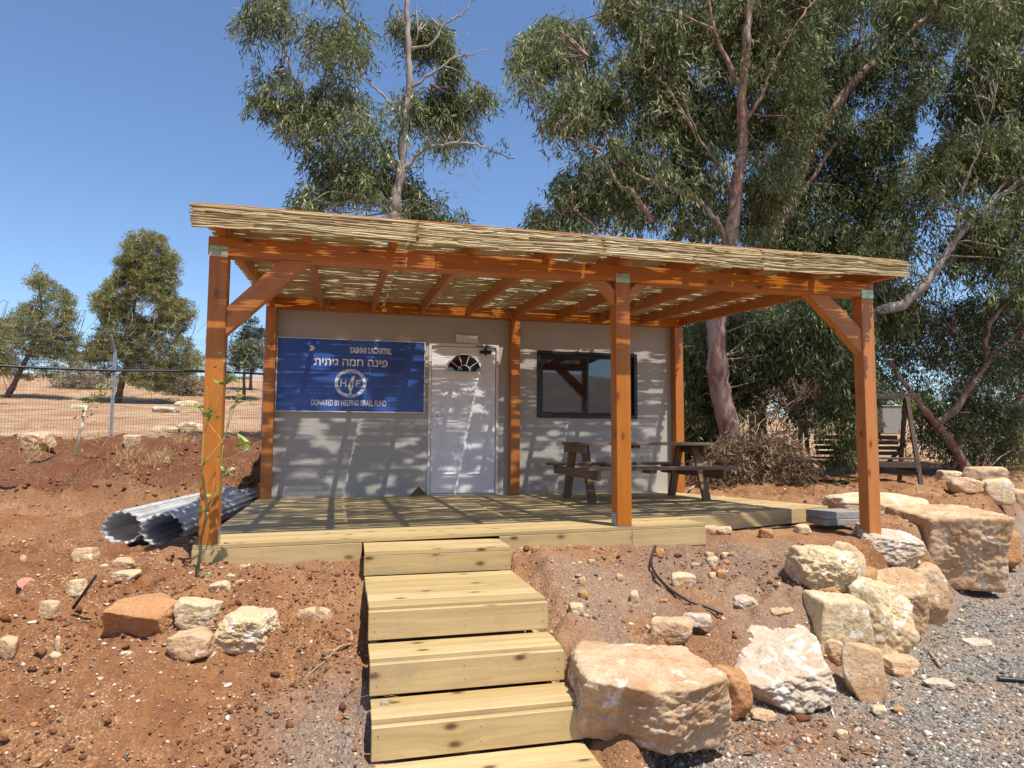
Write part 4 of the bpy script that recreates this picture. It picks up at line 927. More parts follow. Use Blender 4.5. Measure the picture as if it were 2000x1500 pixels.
def tree(name, root, label, limbs, polys, d, leafmat, barkmat, seed, gap=0., nsc=.9, twig=150, cat='tree', group=None, lk={}, dead=(), fwd=0.0):
    rs = np.random.default_rng(seed); e = empty(name, root, label, cat, group); mb = MB(); LL = []
    for i, (pts, ra, rb) in enumerate(limbs): LL.append(limb(mb, pts, d-fwd*(0 if i == 0 else .5), ra, rb, base=root if i == 0 else None))
    C = sample(polys, rs, gap, nsc, seed) if polys else None
    if C is not None: twigs(mb, C, LL, rs, twig)
    for pts, ra, rb in dead: limb(mb, pts, d, ra, rb, 5, 4, .05)
    mb.build('trunk', barkmat, e)
    if C is not None: leaves('crown', C, leafmat, e, rs, **lk)
    return e
def gb(u, v, d, sink=.15):
    p = W(u, v, d); return (float(p[0]), float(p[1]), float(hbase(p[0], p[1]))-sink)
# slender eucalyptus behind the cabin
A1 = [(463, 40), (480, 20), (476, -90), (700, -90), (702, 20), (720, 80), (722, 130), (698, 160), (718, 200), (745, 260), (765, 330), (768, 430), (690, 445), (575, 440), (568, 400), (592, 370), (602, 340), (585, 300), (594, 262), (575, 215), (545, 175), (512, 180), (495, 150), (490, 110), (480, 70)]
A2 = [(480, 192), (502, 182), (558, 200), (580, 225), (570, 255), (548, 235), (530, 225), (510, 252), (485, 222)]
A4 = [(762, 50), (772, 20), (800, 35), (850, 28), (878, 60), (890, 108), (898, 140), (870, 165), (835, 150), (812, 175), (790, 140), (772, 110)]
A5 = [(812, 185), (850, 160), (880, 172), (930, 165), (962, 185), (990, 212), (975, 260), (978, 300), (952, 335), (930, 290), (905, 262), (895, 310), (865, 325), (820, 300), (800, 240)]
A6 = [(690, 300), (760, 270), (800, 300), (860, 335), (872, 380), (916, 410), (920, 450), (690, 450)]
A7 = [(745, 250), (790, 140), (812, 180), (802, 300), (760, 330)]
tree('eucalyptus_tree', gb(775, 640, 14), 'tall slender eucalyptus with bare pale top branches rising behind the cabin roof', [
    ([(775, 640), (774, 470), (772, 400), (784, 330), (789, 250), (800, 170), (797, 100), (795, 0), (792, -80)], .15, .035),
    ([(780, 340), (830, 292), (890, 281), (930, 283), (975, 300), (1005, 310)], .05, .008), ([(781, 232), (752, 190), (728, 168), (705, 150)], .035, .012),
    ([(800, 172), (850, 140), (885, 115), (912, 105), (935, 102), (965, 92)], .035, .005), ([(885, 115), (900, 92), (915, 65)], .015, .004), ([(800, 95), (845, 85), (870, 45), (900, 30), (925, 0), (935, -25)], .035, .006),
    ([(800, 60), (782, 30), (763, -10)], .02, .005), ([(815, 75), (812, 0), (812, -50)], .018, .006), ([(772, 335), (745, 280), (720, 240), (650, 190), (600, 110)], .04, .01),
    ([(776, 420), (735, 370), (690, 330), (640, 290)], .04, .01), ([(776, 430), (690, 350), (625, 260), (592, 195), (562, 120), (550, 40)], .05, .012), ([(790, 200), (835, 170), (850, 130)], .02, .006), ([(640, 200), (665, 120), (672, 20)], .02, .006)],
    [(A1, 14.1, 1400, 1.0), (A2, 13.8, 130, .5), (A4, 14.5, 330, .5), (A5, 14.6, 400, .6), (A6, 14.6, 360, .6), (A7, 14.2, 60, .5)], 14, M['euc'], M['euc_bark_grey'], 21, gap=.17, nsc=1.6, twig=200,
    dead=[([(855, 322), (892, 340), (925, 332)], .009, .002), ([(858, 352), (900, 380), (930, 395)], .009, .002), ([(880, 330), (915, 350), (935, 372)], .006, .002), ([(925, 335), (938, 355), (940, 380)], .005, .0015), ([(850, 72), (862, 45), (868, 0)], .012, .003), ([(910, 28), (930, 30), (950, 28)], .006, .002), ([(880, 80), (893, 60), (895, 45)], .007, .002), ([(560, 182), (530, 180), (500, 188)], .008, .003), ([(600, 330), (585, 350), (570, 372)], .007, .002)],
    lk=dict(n=16, L=.165, Wd=.027))
# big eucalyptus right
B1 = [(1170, -60), (1600, -90), (1600, 120), (1560, 300), (1500, 470), (1180, 445), (1150, 375), (1128, 320), (1118, 275), (1070, 262), (1062, 222), (1030, 190), (1006, 140), (1004, 100), (1015, 80), (1050, 40), (1072, 35), (1100, 45), (1130, 38), (1150, 62), (1190, 68), (1203, 100), (1235, 90), (1275, 80), (1240, 60), (1185, 30)]
B2 = [(1048, 372), (1098, 340), (1145, 370), (1150, 450), (1100, 445), (1092, 400)]
B3 = [(1010, 412), (1058, 400), (1078, 450), (1030, 447)]
B4 = [(1330, 640), (1560, 590), (1580, 690), (1520, 740), (1470, 760), (1440, 800), (1400, 850), (1335, 900)]
def dp(*a): return a
big = tree('eucalyptus_tree', gb(1446, 915, 12.5), 'massive eucalyptus with a peeling reddish trunk just right of the cabin', [
    ([(1446, 915), (1425, 850), (1406, 760), (1400, 690), (1400, 620), (1412, 540), (1424, 480), (1432, 430), (1438, 360), (1447, 290), (1450, 200), (1455, 100), (1465, 0), (1475, -90)], .225, .06),
    ([(1424, 480), (1405, 440), (1362, 392), (1300, 365), (1242, 340), (1205, 300), (1180, 265)], .06, .014), ([(1428, 378), (1405, 320), (1375, 285), (1345, 220), (1335, 190)], .035, .01),
    ([(1443, 165), (1420, 120), (1396, 60), (1385, 0), (1380, -60)], .05, .02), ([(1452, 242), (1485, 190), (1510, 130), (1560, 40), (1600, -10)], .045, .015), ([(1275, 432), (1240, 380), (1205, 355), (1172, 300), (1120, 280)], .06, .012),
    ([(1170, 290), (1110, 270), (1060, 268)], .015, .004), ([(1120, 410), (1160, 440), (1200, 460)], .02, .015), ([(1355, 260), (1310, 180), (1250, 130), (1150, 110)], .03, .008), ([(1400, 60), (1300, 20), (1220, 10)], .03, .008)],
    [(B1, 13.75, 5400, 1.5), (B2, 13.2, 170, .7), (B3, 13.2, 60, .4), (B4, 13.6, 2200, .8)], 12.5, M['euc'], M['euc_bark'], 22, gap=.0, nsc=1.5, twig=260,
    dead=[([(1100, 282), (1075, 310), (1072, 340)], .008, .002), ([(1105, 420), (1060, 405), (1020, 430)], .008, .003), ([(1330, 300), (1340, 340), (1360, 380)], .01, .003)], lk=dict(n=17, L=.17, Wd=.029))
C1 = [(1500, -90), (1960, -90), (1880, 0), (1870, 90), (1840, 110), (1800, 150), (1790, 200), (1770, 260), (1760, 330), (1740, 420), (1660, 480), (1480, 490), (1470, 420), (1560, 200)]
C2 = [(1520, 590), (1690, 560), (1700, 700), (1690, 830), (1652, 905), (1640, 850), (1600, 790), (1560, 740), (1520, 720), (1500, 640)]
tree('eucalyptus_tree', gb(1480, 900, 16.2), 'dark forked eucalyptus with long leaning limbs behind the reddish trunk', [
    ([(1480, 900), (1480, 700), (1490, 520), (1510, 450), (1547, 395), (1562, 340), (1600, 265), (1650, 182), (1700, 130), (1760, 80), (1830, 10), (1860, -50)], .24, .05),
    ([(1547, 395), (1590, 345), (1640, 272), (1700, 230)], .08, .015), ([(1675, 150), (1680, 60), (1690, -30)], .05, .015), ([(1480, 700), (1560, 620), (1640, 610)], .06, .015), ([(1760, 80), (1840, 120), (1890, 150)], .03, .008)],
    [(C1, 16.9, 5200, 1.5), (C2, 15.0, 2300, 1.1), ([(1530, 600), (1700, 570), (1690, 800), (1665, 905), (1635, 880), (1625, 800), (1580, 740), (1530, 700)], 12.2, 420, .5), ([(1560, 780), (1610, 790), (1620, 860), (1580, 850)], 12.2, 40, .3), ([(1460, 440), (1760, 440), (1740, 620), (1470, 640)], 16.5, 1100, 1.2), ([(1340, 620), (1520, 600), (1540, 730), (1345, 820)], 17.0, 800, 1.2)], 16, M['euc_shade'], M['euc_bark'], 23, gap=-.12, nsc=1.4, twig=220, lk=dict(n=17, L=.165, Wd=.027))
D1 = [(1700, 640), (1690, 480), (1740, 380), (1790, 300), (1850, 270), (1890, 200), (1880, 120), (1900, 40), (1990, -90), (2120, -90), (2120, 620), (1960, 600), (1860, 540), (1800, 600), (1740, 660)]
tree('eucalyptus_tree', gb(1690, 930, 14), 'eucalyptus with one long bare limb sweeping up right beyond the right front post', [
    ([(1690, 930), (1688, 800), (1684, 680), (1705, 612), (1760, 596), (1812, 550), (1846, 500), (1872, 460), (1932, 400), (2000, 350), (2070, 300)], .13, .05),
    ([(1866, 462), (1882, 370), (1912, 290), (1940, 200)], .035, .012), ([(1930, 400), (1990, 320), (2040, 240)], .03, .01), ([(1850, 498), (1900, 440), (1990, 430), (2050, 420)], .025, .008)],
    [([(1560, -330), (2080, -330), (2080, 10), (1950, 40), (1800, 20), (1640, -10)], 11.4, 1300, 1.3), (D1, 14.9, 4200, 1.5), ([(1800, 150), (1880, 90), (1990, 130), (2040, 300), (1900, 330), (1830, 260)], 15.5, 500, .8)], 13.9, M['euc'], M['euc_bark_grey'], 24, gap=-.02, nsc=1.45, twig=220, lk=dict(n=16, L=.17, Wd=.029))  # first outline: unseen crown lobe added above the frame to shade the swing
E1 = [(1710, 640), (1800, 590), (1960, 580), (2060, 560), (2060, 720), (1960, 740), (1900, 760), (1840, 750), (1780, 780), (1730, 740)]
E2 = [(1800, 770), (1870, 760), (1950, 780), (2010, 800), (1990, 900), (1930, 895), (1850, 905), (1800, 870), (1785, 830)]
tree('eucalyptus_tree', gb(1905, 908, 14.8), 'low forked tree with crooked brown stems among the rocks at right', [
    ([(1905, 908), (1860, 868), (1838, 842), (1828, 831), (1800, 792), (1774, 760), (1745, 715), (1720, 660)], .12, .03), ([(1828, 831), (1868, 796), (1898, 748), (1925, 712), (1926, 680), (1930, 640), (1958, 600), (2000, 555)], .09, .04),
    ([(1912, 712), (1885, 680), (1865, 650)], .02, .008), ([(1925, 700), (1965, 668), (2000, 640)], .02, .008), ([(1880, 775), (1860, 740), (1845, 720)], .012, .005), ([(1898, 745), (1870, 765), (1850, 760)], .01, .004)],
    [(E1, 15.6, 1300, 1.0), (E2, 15.3, 850, .6), ([(1740, 600), (2060, 560), (2060, 760), (1760, 700)], 17.5, 900, .8)], 14.8, M['euc_shade'], M['euc_bark'], 25, gap=-.30, nsc=1.2, twig=140, dead=[([(1900, 690), (1870, 710), (1850, 745)], .007, .002), ([(1940, 680), (1960, 700), (1965, 735)], .006, .002), ([(1850, 700), (1890, 690), (1910, 700)], .006, .002)], lk=dict(n=15, L=.12, Wd=.024, droop=.7))
tree('eucalyptus_tree', gb(1944, 890, 16), 'tree with a thick stem leaning out of the picture at the right edge', [
    ([(1944, 890), (1960, 840), (1985, 790), (2035, 740), (2100, 650)], .15, .08)], [([(1960, 700), (2100, 620), (2100, 900), (2000, 930), (1975, 860)], 16.6, 520, .9)], 16, M['euc_shade'], M['euc_bark'], 26, gap=-.2, twig=50, lk=dict(n=15, L=.13, Wd=.024))
# dead brush
bp = empty('brush_pile', gb(1440, 900, 11.9, 0), 'heap of dead brown eucalyptus branches at the foot of the reddish trunk', 'brush pile')
rs = np.random.default_rng(99)
Cb = np.concatenate([sample([([(1500, 760), (1560, 710), (1600, 760), (1570, 830), (1520, 870), (1460, 850), (1450, 810)], 12.1, 130, .4)], rs, -.3, 2.0, 5), sample([([(1345, 905), (1400, 860), (1470, 840), (1560, 860), (1600, 960), (1480, 975), (1345, 968)], 11.7, 520, .5)], rs, -.4, 2.0, 6)])
Cb[:, 2] = np.maximum(Cb[:, 2], hbase(Cb[:, 0], Cb[:, 1])+.12)
leaves('dead_foliage', Cb, M['deadleaf'], bp, rs, n=15, L=.13, Wd=.02, droop=.6, spread=.25, hang=.2)
mb = MB(); L1 = [limb(mb, [(1350, 935), (1420, 880), (1480, 830), (1560, 780)], 11.8, .022, .008, 6), limb(mb, [(1345, 950), (1390, 925), (1430, 905)], 11.6, .015, .005, 5), limb(mb, [(1450, 960), (1500, 880), (1540, 800)], 11.9, .015, .006, 5), limb(mb, [(1350, 962), (1400, 945), (1470, 950)], 11.4, .014, .005, 5), limb(mb, [(1380, 870), (1440, 890), (1520, 880)], 12.1, .014, .005, 5)]
twigs(mb, Cb, L1, rs, 70, .008, 1.5); mb.build('dead_branches', M['twig'], bp)
# pines and shrubs beyond the fence
def pine(name, base, label, trunkpts, polys, d, seed, leafm_, r_=.16, lk=None, gap=-.15, nsc=.55, twig=120, cat='tree', group='trees and shrubs beyond the fence'):
    return tree(name, gb(base[0], base[1], d), label, [(t, (r_ if i == 0 else .05), .02) for i, t in enumerate(trunkpts)], polys, d, leafm_, M['pine_bark'], seed, gap, nsc, twig, cat, group, lk or dict(n=12, L=.26, Wd=.05, droop=-.35, spread=.35, hang=.05))
p1 = [(262, 455), (290, 452), (325, 470), (330, 495), (345, 500), (345, 545), (335, 580), (345, 585), (388, 600), (380, 625), (345, 660), (370, 665), (378, 690), (395, 700), (390, 730), (340, 740), (335, 765), (290, 770), (240, 745), (200, 735), (160, 700), (190, 655), (200, 630), (182, 600), (185, 575), (210, 555), (235, 530), (228, 510), (240, 500), (250, 470)]
pine('pine_tree', (228, 786), 'large bushy pine standing in the field behind the fence post', [[(228, 786), (240, 740), (256, 680), (262, 600), (275, 520), (280, 465)], [(262, 660), (320, 640), (360, 610)], [(255, 690), (215, 640), (195, 590)], [(245, 740), (320, 720), (375, 705)]], [(p1, 39, 4600, 1.6)], 39, 41, M['pine_leaf'], .22, dict(n=20, L=.21, Wd=.034, droop=-.45, spread=.36, hang=.02), gap=-.18, nsc=1.1)
p2 = [(66, 516), (80, 525), (88, 545), (110, 555), (135, 575), (147, 600), (145, 640), (155, 665), (150, 720), (110, 735), (60, 745), (0, 735), (-60, 730), (-50, 640), (5, 625), (25, 605), (55, 595), (75, 590), (78, 572), (50, 555), (60, 545)]
pine('pine_tree', (12, 782), 'thinner leaning pine at the far left of the field', [[(12, 782), (40, 725), (65, 670), (80, 620), (78, 570), (72, 525)], [(65, 670), (110, 640), (140, 610)], [(55, 690), (20, 650), (-20, 640)], [(62, 680), (105, 700), (140, 690)]], [(p2, 39, 2300, 1.4)], 39, 42, M['pine_leaf'], .17, dict(n=16, L=.20, Wd=.032, droop=-.45, spread=.36, hang=.02), gap=-.1, nsc=1.1)
pine('conifer_tree', (490, 745), 'dark open conifer seen between the left front post and the cabin', [[(490, 745), (492, 690), (494, 630)]], [([(494, 618), (500, 640), (515, 650), (512, 700), (470, 700), (458, 665), (478, 650), (486, 630)], 52, 300, 1.2)], 52, 43, M['dark_leaf'], .15, dict(n=10, L=.35, Wd=.08, droop=-.3, spread=.5, hang=.1))
pine('olive_tree', (478, 750), 'round grey green tree low beyond the fence beside the pale building', [[(478, 752), (477, 730), (480, 700)]], [([(445, 690), (460, 668), (500, 665), (520, 680), (520, 712), (495, 728), (450, 722)], 44, 330, 1.1)], 44, 44, M['olive_leaf'], .14, dict(n=12, L=.25, Wd=.06, droop=-.1, spread=.4, hang=.1))
for i, (pl_, d_, c_, lab, mt) in enumerate([
    ([(-60, 640), (10, 620), (15, 680), (12, 730), (-60, 740)], 30, 260, 'bright green shrub cut by the left edge behind the fence', 'pine_leaf'),
    ([(95, 735), (150, 705), (200, 725), (225, 755), (160, 772), (100, 765)], 47, 420, 'dry grey scrub between the two pines', 'scrub'),
    ([(320, 735), (360, 725), (400, 740), (400, 772), (330, 775)], 46, 300, 'dry grey scrub right of the big pine', 'scrub'),
    ([(120, 700), (150, 690), (190, 715), (200, 740), (130, 745)], 58, 240, 'dark green shrub showing behind the grey scrub', 'dark_leaf'),
    ([(405, 725), (440, 715), (455, 735), (450, 752), (400, 755)], 60, 160, 'small olive shrub left of the pale building', 'olive_leaf')]):
    rs = np.random.default_rng(300+i); C = sample([(pl_, d_, c_, 1.2)], rs, -.25, .6, 60+i); a = np.array(pl_).mean(0)
    e = empty('shrub', gb(a[0], max(p[1] for p in pl_), d_), lab, 'shrub', 'trees and shrubs beyond the fence'); mb = MB(); bs = np.array(gb(a[0], 760, d_, -.1))
    for k in range(7): mb.tube([bs, bs+(C[k*9]-bs)*.5+rs.normal(0, .1, 3), C[k*9]], [.05, .03, .012], 5)
    mb.build('stem', M['pine_bark'], e); leaves('foliage', C, M[mt], e, rs, n=12, L=.26, Wd=.05, droop=-.2, spread=.4, hang=.1)
# shrubs and bank far right, seen through the trees
for i, (pl_, d_, c_, lab, mt) in enumerate([
    ([(1768, 780), (1790, 770), (1830, 790), (1835, 822), (1770, 822)], 27, 160, 'bright green bush right of the concrete tank behind the swing', 'lemon_leaf'),
    ([(1690, 740), (1760, 720), (1760, 800), (1690, 815)], 34, 300, 'dark bush behind the concrete tank', 'dark_leaf'),
    ([(1530, 760), (1600, 740), (1690, 770), (1680, 815), (1540, 820)], 33, 300, 'olive bush far behind the dead brush', 'olive_leaf'),
    ([(1830, 760), (1900, 740), (2060, 750), (2060, 815), (1840, 820)], 36, 520, 'long dark hedge like bush at far right behind the forked tree', 'dark_leaf'),
    ([(1320, 770), (1400, 750), (1420, 800), (1330, 815)], 34, 220, 'olive bush showing just right of the cabin corner', 'olive_leaf')]):
    rs = np.random.default_rng(400+i); C = sample([(pl_, d_, c_, 1.0)], rs, -.4, .6, 70+i); a = np.array(pl_).mean(0)
    e = empty('bush', gb(a[0], 820, d_), lab, 'bush', 'bushes far behind the trees'); mb = MB(); bs = np.array(gb(a[0], 820, d_, -.05))
    for k in range(7): mb.tube([bs, bs+(C[k*9]-bs)*.5+rs.normal(0, .1, 3), C[k*9]], [.05, .03, .012], 5)
    mb.build('stem', M['pine_bark'], e); leaves('foliage', C, M[mt], e, rs, n=12, L=.2, Wd=.05, droop=-.1, spread=.4, hang=.1)

# ------------------------------------------------------------------ fence with razor wire
F1 = np.array([-4.0, 7.27]); F2 = np.array([-1.06, 8.9]); dF = F2-F1
fe = empty('wire_fence', (-1.0, 8.9, .8), 'galvanised mesh security fence with angled posts and coiled razor wire', 'fence')
def fz(p): return float(hbase(p[0], p[1]))
nrm = np.array([dF[1], -dF[0]])/np.linalg.norm(dF); fdx = dF/np.linalg.norm(dF)
HS, HA = 1.93, .34
arm = -nrm*.20
Wl = W(217, 653, 14.6)
arm = -fdx*.13-nrm*.0+(-nrm)*-.12
for k in range(-2, 3):
    p = F1+dF*k; z0 = fz(p); b = MB(); b.box((p[0]-.028, p[1]-.028, z0-.3), (p[0]+.028, p[1]+.028, z0+HS)); b.beam((p[0], p[1], z0+HS-.01), (p[0]+arm[0], p[1]+arm[1], z0+HS+HA), .05, .04); b.build('post', M['galv'], fe, .004)
def fpt(s): p = F1+dF*s; return p
mv = []; mh = []
VV = []; QQ = []
def bar(a, b, w):
    a = np.array(a); b = np.array(b); i = len(VV); d = b-a; s = np.cross(d, (nrm[0], nrm[1], 0)); s = s/np.linalg.norm(s)*w/2; t = np.array((nrm[0], nrm[1], 0))*w/2
    for q in (a, b): VV.extend([q-s-t, q+s-t, q+s+t, q-s+t])
    for k in range(4): QQ.append((i+k, i+(k+1) % 4, i+4+(k+1) % 4, i+4+k))
L_ = np.linalg.norm(dF); ss = np.arange(-2, 2.001, .055/L_); off = np.array((nrm[0], nrm[1]))*.035
for s in ss:
    p = fpt(s)+off; z0 = fz(p); bar((p[0], p[1], z0), (p[0], p[1], z0+HS), .0035); bar((p[0], p[1], z0+HS), (p[0]+arm[0], p[1]+arm[1], z0+HS+HA), .0035)
for s in np.arange(-2, 2, .1):
    a, b = fpt(s)+off, fpt(s+.1)+off; za, zb_ = fz(a), fz(b)
    for h_ in np.arange(.05, HS+.01, .17): bar((a[0], a[1], za+h_), (b[0], b[1], zb_+h_), .004)
    for t in (.33, .66, 1.0): bar((a[0]+arm[0]*t, a[1]+arm[1]*t, za+HS+HA*t), (b[0]+arm[0]*t, b[1]+arm[1]*t, zb_+HS+HA*t), .004)
npmesh('mesh_panel', np.array(VV), np.array(QQ), M['wire'], fe)
b = MB(); b.tube([(*(fpt(s)+off*1.6), fz(fpt(s))+1.50+.03*math.sin(s*3)) for s in np.arange(-2, 2.01, .1)], .027, 8); b.build('black_pipe', M['rubber'], fe)
b = MB(); pts = []
nc = 15
for k in range(int(4*nc*18)+1):
    s = -2+k/(nc*18); th = 2*math.pi*k/18; p = fpt(s+.035*math.sin(th*.5)); zz = fz(p)+HS+HA+.23; rr_ = .30+.03*math.sin(k*.37)
    q = p-nrm*rr_*math.cos(th)*.8+fdx*.10*math.sin(th*1.0); pts.append((q[0], q[1], zz+rr_*math.sin(th)))
b.tube(pts, .0045, 4)
b.build('razor_wire', M['razor'], fe)

# ------------------------------------------------------------------ pale building far left
pb = W(485, 752, 70); zb_ = float(hbase(pb[0], pb[1]))
bl = empty('far_building', (pb[0], pb[1], zb_), 'low pale building with a flat roof far beyond the fence', 'building')
a = W(395, 757, 70); b_ = W(520, 757, 70); hz_ = W(480, 738, 70)[2]
def bxo(p, q, z0, z1, dep): 
    d = np.array([q[0]-p[0], q[1]-p[1]]); d = d/np.linalg.norm(d); n = np.array((-d[1], d[0]))*dep
    return [(p[0], p[1], z0), (q[0], q[1], z0), (q[0]+n[0], q[1]+n[1], z0), (p[0]+n[0], p[1]+n[1], z0), (p[0], p[1], z1), (q[0], q[1], z1), (q[0]+n[0], q[1]+n[1], z1), (p[0]+n[0], p[1]+n[1], z1)]
MB().hexa(bxo(a, b_, zb_-.8, hz_, 5)).build('wall', M['render_pale'], bl)
a2 = W(492, 757, 69); b2 = W(520, 757, 69); MB().hexa(bxo(a2, b2, zb_-.8, W(0, 724, 69)[2], 5)).build('annex_wall', M['render_pale'], bl)
w_ = W(420, 750, 69.9); w2_ = W(432, 750, 69.9); MB().hexa(bxo(w_, w2_, w_[2], w_[2]+.6, .05)).build('window', M['black'], bl)
a3 = W(391, 757, 69.8); MB().hexa(bxo(a3, W(492, 757, 69.8), hz_+.01, hz_+.2, 5.4)).build('roof', M['roofpale'], bl)

# ------------------------------------------------------------------ timber swing behind the right post
sp = W(1672, 925, 12.9); sg = float(hbase(sp[0], sp[1])); sw_yaw = -YAW+R(-14)
swg = empty('garden_swing', (sp[0], sp[1], sg), 'old timber frame swing seat, darkened for tree shade, standing under the trees', 'swing')
cw, sw_ = math.cos(sw_yaw), math.sin(sw_yaw)
def SL(x, y, z): return (sp[0]+x*cw-y*sw_, sp[1]+x*sw_+y*cw, sg+z)
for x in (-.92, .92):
    for y in (-.62, .62): MB().beam(SL(x, y, 0), SL(x, y*.06, 1.62), .07, .07, (cw, sw_, 0)).build('leg', M['swing_shade'], swg, .004)
    MB().beam(SL(x-.04, -.60, .28), SL(x-.04, .60, .28), .045, .09).build('cross_rail', M['swing_shade'], swg, .004)
MB().beam(SL(-1.1, 0, 1.64), SL(1.15, 0, 1.64), .08, .10).build('top_beam', M['swing_shade'], swg, .004)
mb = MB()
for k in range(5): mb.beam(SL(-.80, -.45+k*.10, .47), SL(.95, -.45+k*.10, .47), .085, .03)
mb.build('seat', M['swing_shade'], swg, .003)
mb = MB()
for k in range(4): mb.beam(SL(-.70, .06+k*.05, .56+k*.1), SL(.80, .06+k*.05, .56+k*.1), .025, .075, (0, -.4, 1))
mb.build('backrest', M['swing_shade'], swg, .003)
mb = MB(); mb.beam(SL(-.95, -.5, .36), SL(.95, -.5, .36), .05, .1).beam(SL(-.95, .1, .36), SL(.95, .1, .36), .05, .1); mb.build('seat_frame', M['swing_shade'], swg, .003)
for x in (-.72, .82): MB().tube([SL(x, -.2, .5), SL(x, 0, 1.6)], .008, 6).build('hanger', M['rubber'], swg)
MB().beam(SL(.55, .75, .1), SL(.85, -.1, .75), .06, .05).build('diagonal_strut', M['swing_shade'], swg, .003)
# concrete tank
tk = W(1746, 822, 26); tz = float(hbase(tk[0], tk[1])); tz = W(1746, 822, 26)[2]
tn = empty('concrete_tank', (tk[0], tk[1], tz), 'square grey concrete tank far behind the swing', 'tank')
MB().hexa(bxo(W(1724, 822, 26), W(1769, 822, 26), tz-.5, W(1746, 794, 26)[2], 1.0)).build('tank_body', M['concrete'], tn, .02)
MB().hexa(bxo(W(1722, 822, 25.97), W(1771, 822, 25.97), W(1746, 794, 26)[2]+.003, W(1746, 793, 26)[2]+.03, 1.06)).build('lid', M['concrete'], tn, .01)

# ------------------------------------------------------------------ young lemon sapling
sd_ = 4.72; s0 = ground(386, 1132); sd_ = float((s0-CAM)@fw)
lem = empty('lemon_sapling', s0, 'thin young lemon tree with sparse leaves in front of the left front post', 'sapling')
mb = MB(); rs = np.random.default_rng(12)
stems = [([(386, 1136), (390, 1085), (396, 1038), (404, 1000), (401, 966), (394, 920)], .011, .008)]
for p_, a_, b_ in stems: limb(mb, p_, sd_, a_, b_, 8, 4, .002)
mb.build('stem', M['sap_bark'], lem)
mb = MB(); GL = [([(394, 920), (396, 869), (400, 845), (408, 820)], .006, .004), ([(397, 908), (425, 873), (440, 850), (448, 810), (451, 790)], .0055, .003), ([(451, 800), (462, 792), (475, 782)], .003, .002), ([(404, 1000), (420, 968), (430, 940), (433, 900), (436, 870)], .004, .002),
    ([(402, 990), (416, 960), (418, 925)], .003, .0015), ([(408, 820), (402, 815), (394, 800), (388, 792)], .003, .0015), ([(437, 865), (410, 830), (400, 820)], .0028, .0015), ([(408, 822), (425, 780), (430, 745), (440, 705)], .0028, .0012), ([(445, 835), (462, 780), (470, 725), (485, 690)], .0028, .001),
    ([(404, 812), (406, 780), (405, 755)], .002, .001), ([(410, 800), (418, 775), (422, 758)], .002, .001), ([(400, 1000), (392, 975), (384, 955)], .002, .001), ([(430, 900), (455, 892), (470, 882)], .002, .001), ([(432, 920), (450, 925), (465, 930)], .002, .001)]
for p_, a_, b_ in GL: limb(mb, p_, sd_, a_, b_, 6, 3, .002)
mb.build('shoot', M['sap_green'], lem)
pts = []
for (u, v, n_, sz) in [(385, 792, 3, .03), (376, 803, 2, .03), (396, 803, 3, .03), (410, 808, 4, .034), (416, 815, 2, .034), (448, 738, 3, .034), (435, 745, 3, .032), (428, 720, 2, .022), (440, 700, 3, .02), (438, 690, 2, .018), (475, 782, 3, .036), (485, 785, 2, .036), (470, 775, 2, .032), (460, 790, 3, .03), (475, 705, 3, .016), (488, 690, 4, .015), (470, 868, 3, .032), (485, 868, 3, .04), (440, 915, 4, .03), (450, 922, 3, .034), (460, 930, 3, .028), (430, 900, 3, .022), (412, 968, 2, .03), (400, 1000, 2, .028), (385, 950, 3, .022), (428, 962, 2, .025), (396, 1118, 2, .036), (405, 1140, 3, .040), (445, 855, 2, .018), (440, 772, 2, .02), (380, 962, 2, .018), (455, 700, 2, .014)]:
    for k in range(n_): pts.append((u+rs.normal(0, 4), v+rs.normal(0, 4), sz*rs.uniform(.8, 1.25)))
V = []; Q_ = []; rn = []
for u, v, sz in pts:
    c = W(u, v, sd_+rs.normal(0, .02)); q = rs.normal(0, 1, 3); q[2] = q[2]*.5+.1; q /= np.linalg.norm(q); s = np.cross(q, rs.normal(0, 1, 3)+np.array((0, 0, 1.5))); s /= np.linalg.norm(s); n_ = np.cross(q, s)*.22; i = len(V)
    sz = sz*1.02; L2 = sz*2.0
    for t, w2 in ((0, .02), (.25, .36), (.5, .46), (.78, .30), (1, .02)):
        m_ = c+q*L2*t-n_*L2*(t-.5)**2*2; V += [m_-s*w2*sz+n_*w2*sz, m_, m_+s*w2*sz+n_*w2*sz]
    for k in range(4):
        for j in range(2): Q_.append((i+k*3+j, i+k*3+j+1, i+k*3+j+4, i+k*3+j+3)); rn.append(0)
    rr_ = rs.random(); rn[-8:] = [rr_]*8
npmesh('leaves', np.array(V), np.array(Q_), M['lemon_leaf'], lem, smooth=True, rnd=np.array(rn))
# staked young plant by the fence
g1 = ground(146, 905); d1 = float((g1-CAM)@fw)
yp = empty('staked_seedling', g1, 'whitewashed leaning stake with a weak green seedling on the red mound', 'seedling')
MB().tube([W(145, 908, d1), W(156, 850, d1), W(168, 796, d1)], [.016, .014, .011], 8).build('stake', M['stake'], yp)
mb = MB(); limb(mb, [(143, 905), (152, 850), (172, 800), (190, 775), (202, 762)], d1, .006, .003, 5, 3, .004); mb.build('stem', M['sap_green'], yp)
Cs = np.array([W(u, v, d1) for u, v in ((186, 775), (200, 760), (205, 765), (180, 790), (162, 800), (188, 785), (150, 880), (145, 890), (170, 815))]); leaves('foliage', Cs, M['lemon_leaf'], yp, rs, n=6, L=.09, Wd=.035, droop=.3, spread=.05, hang=.05)
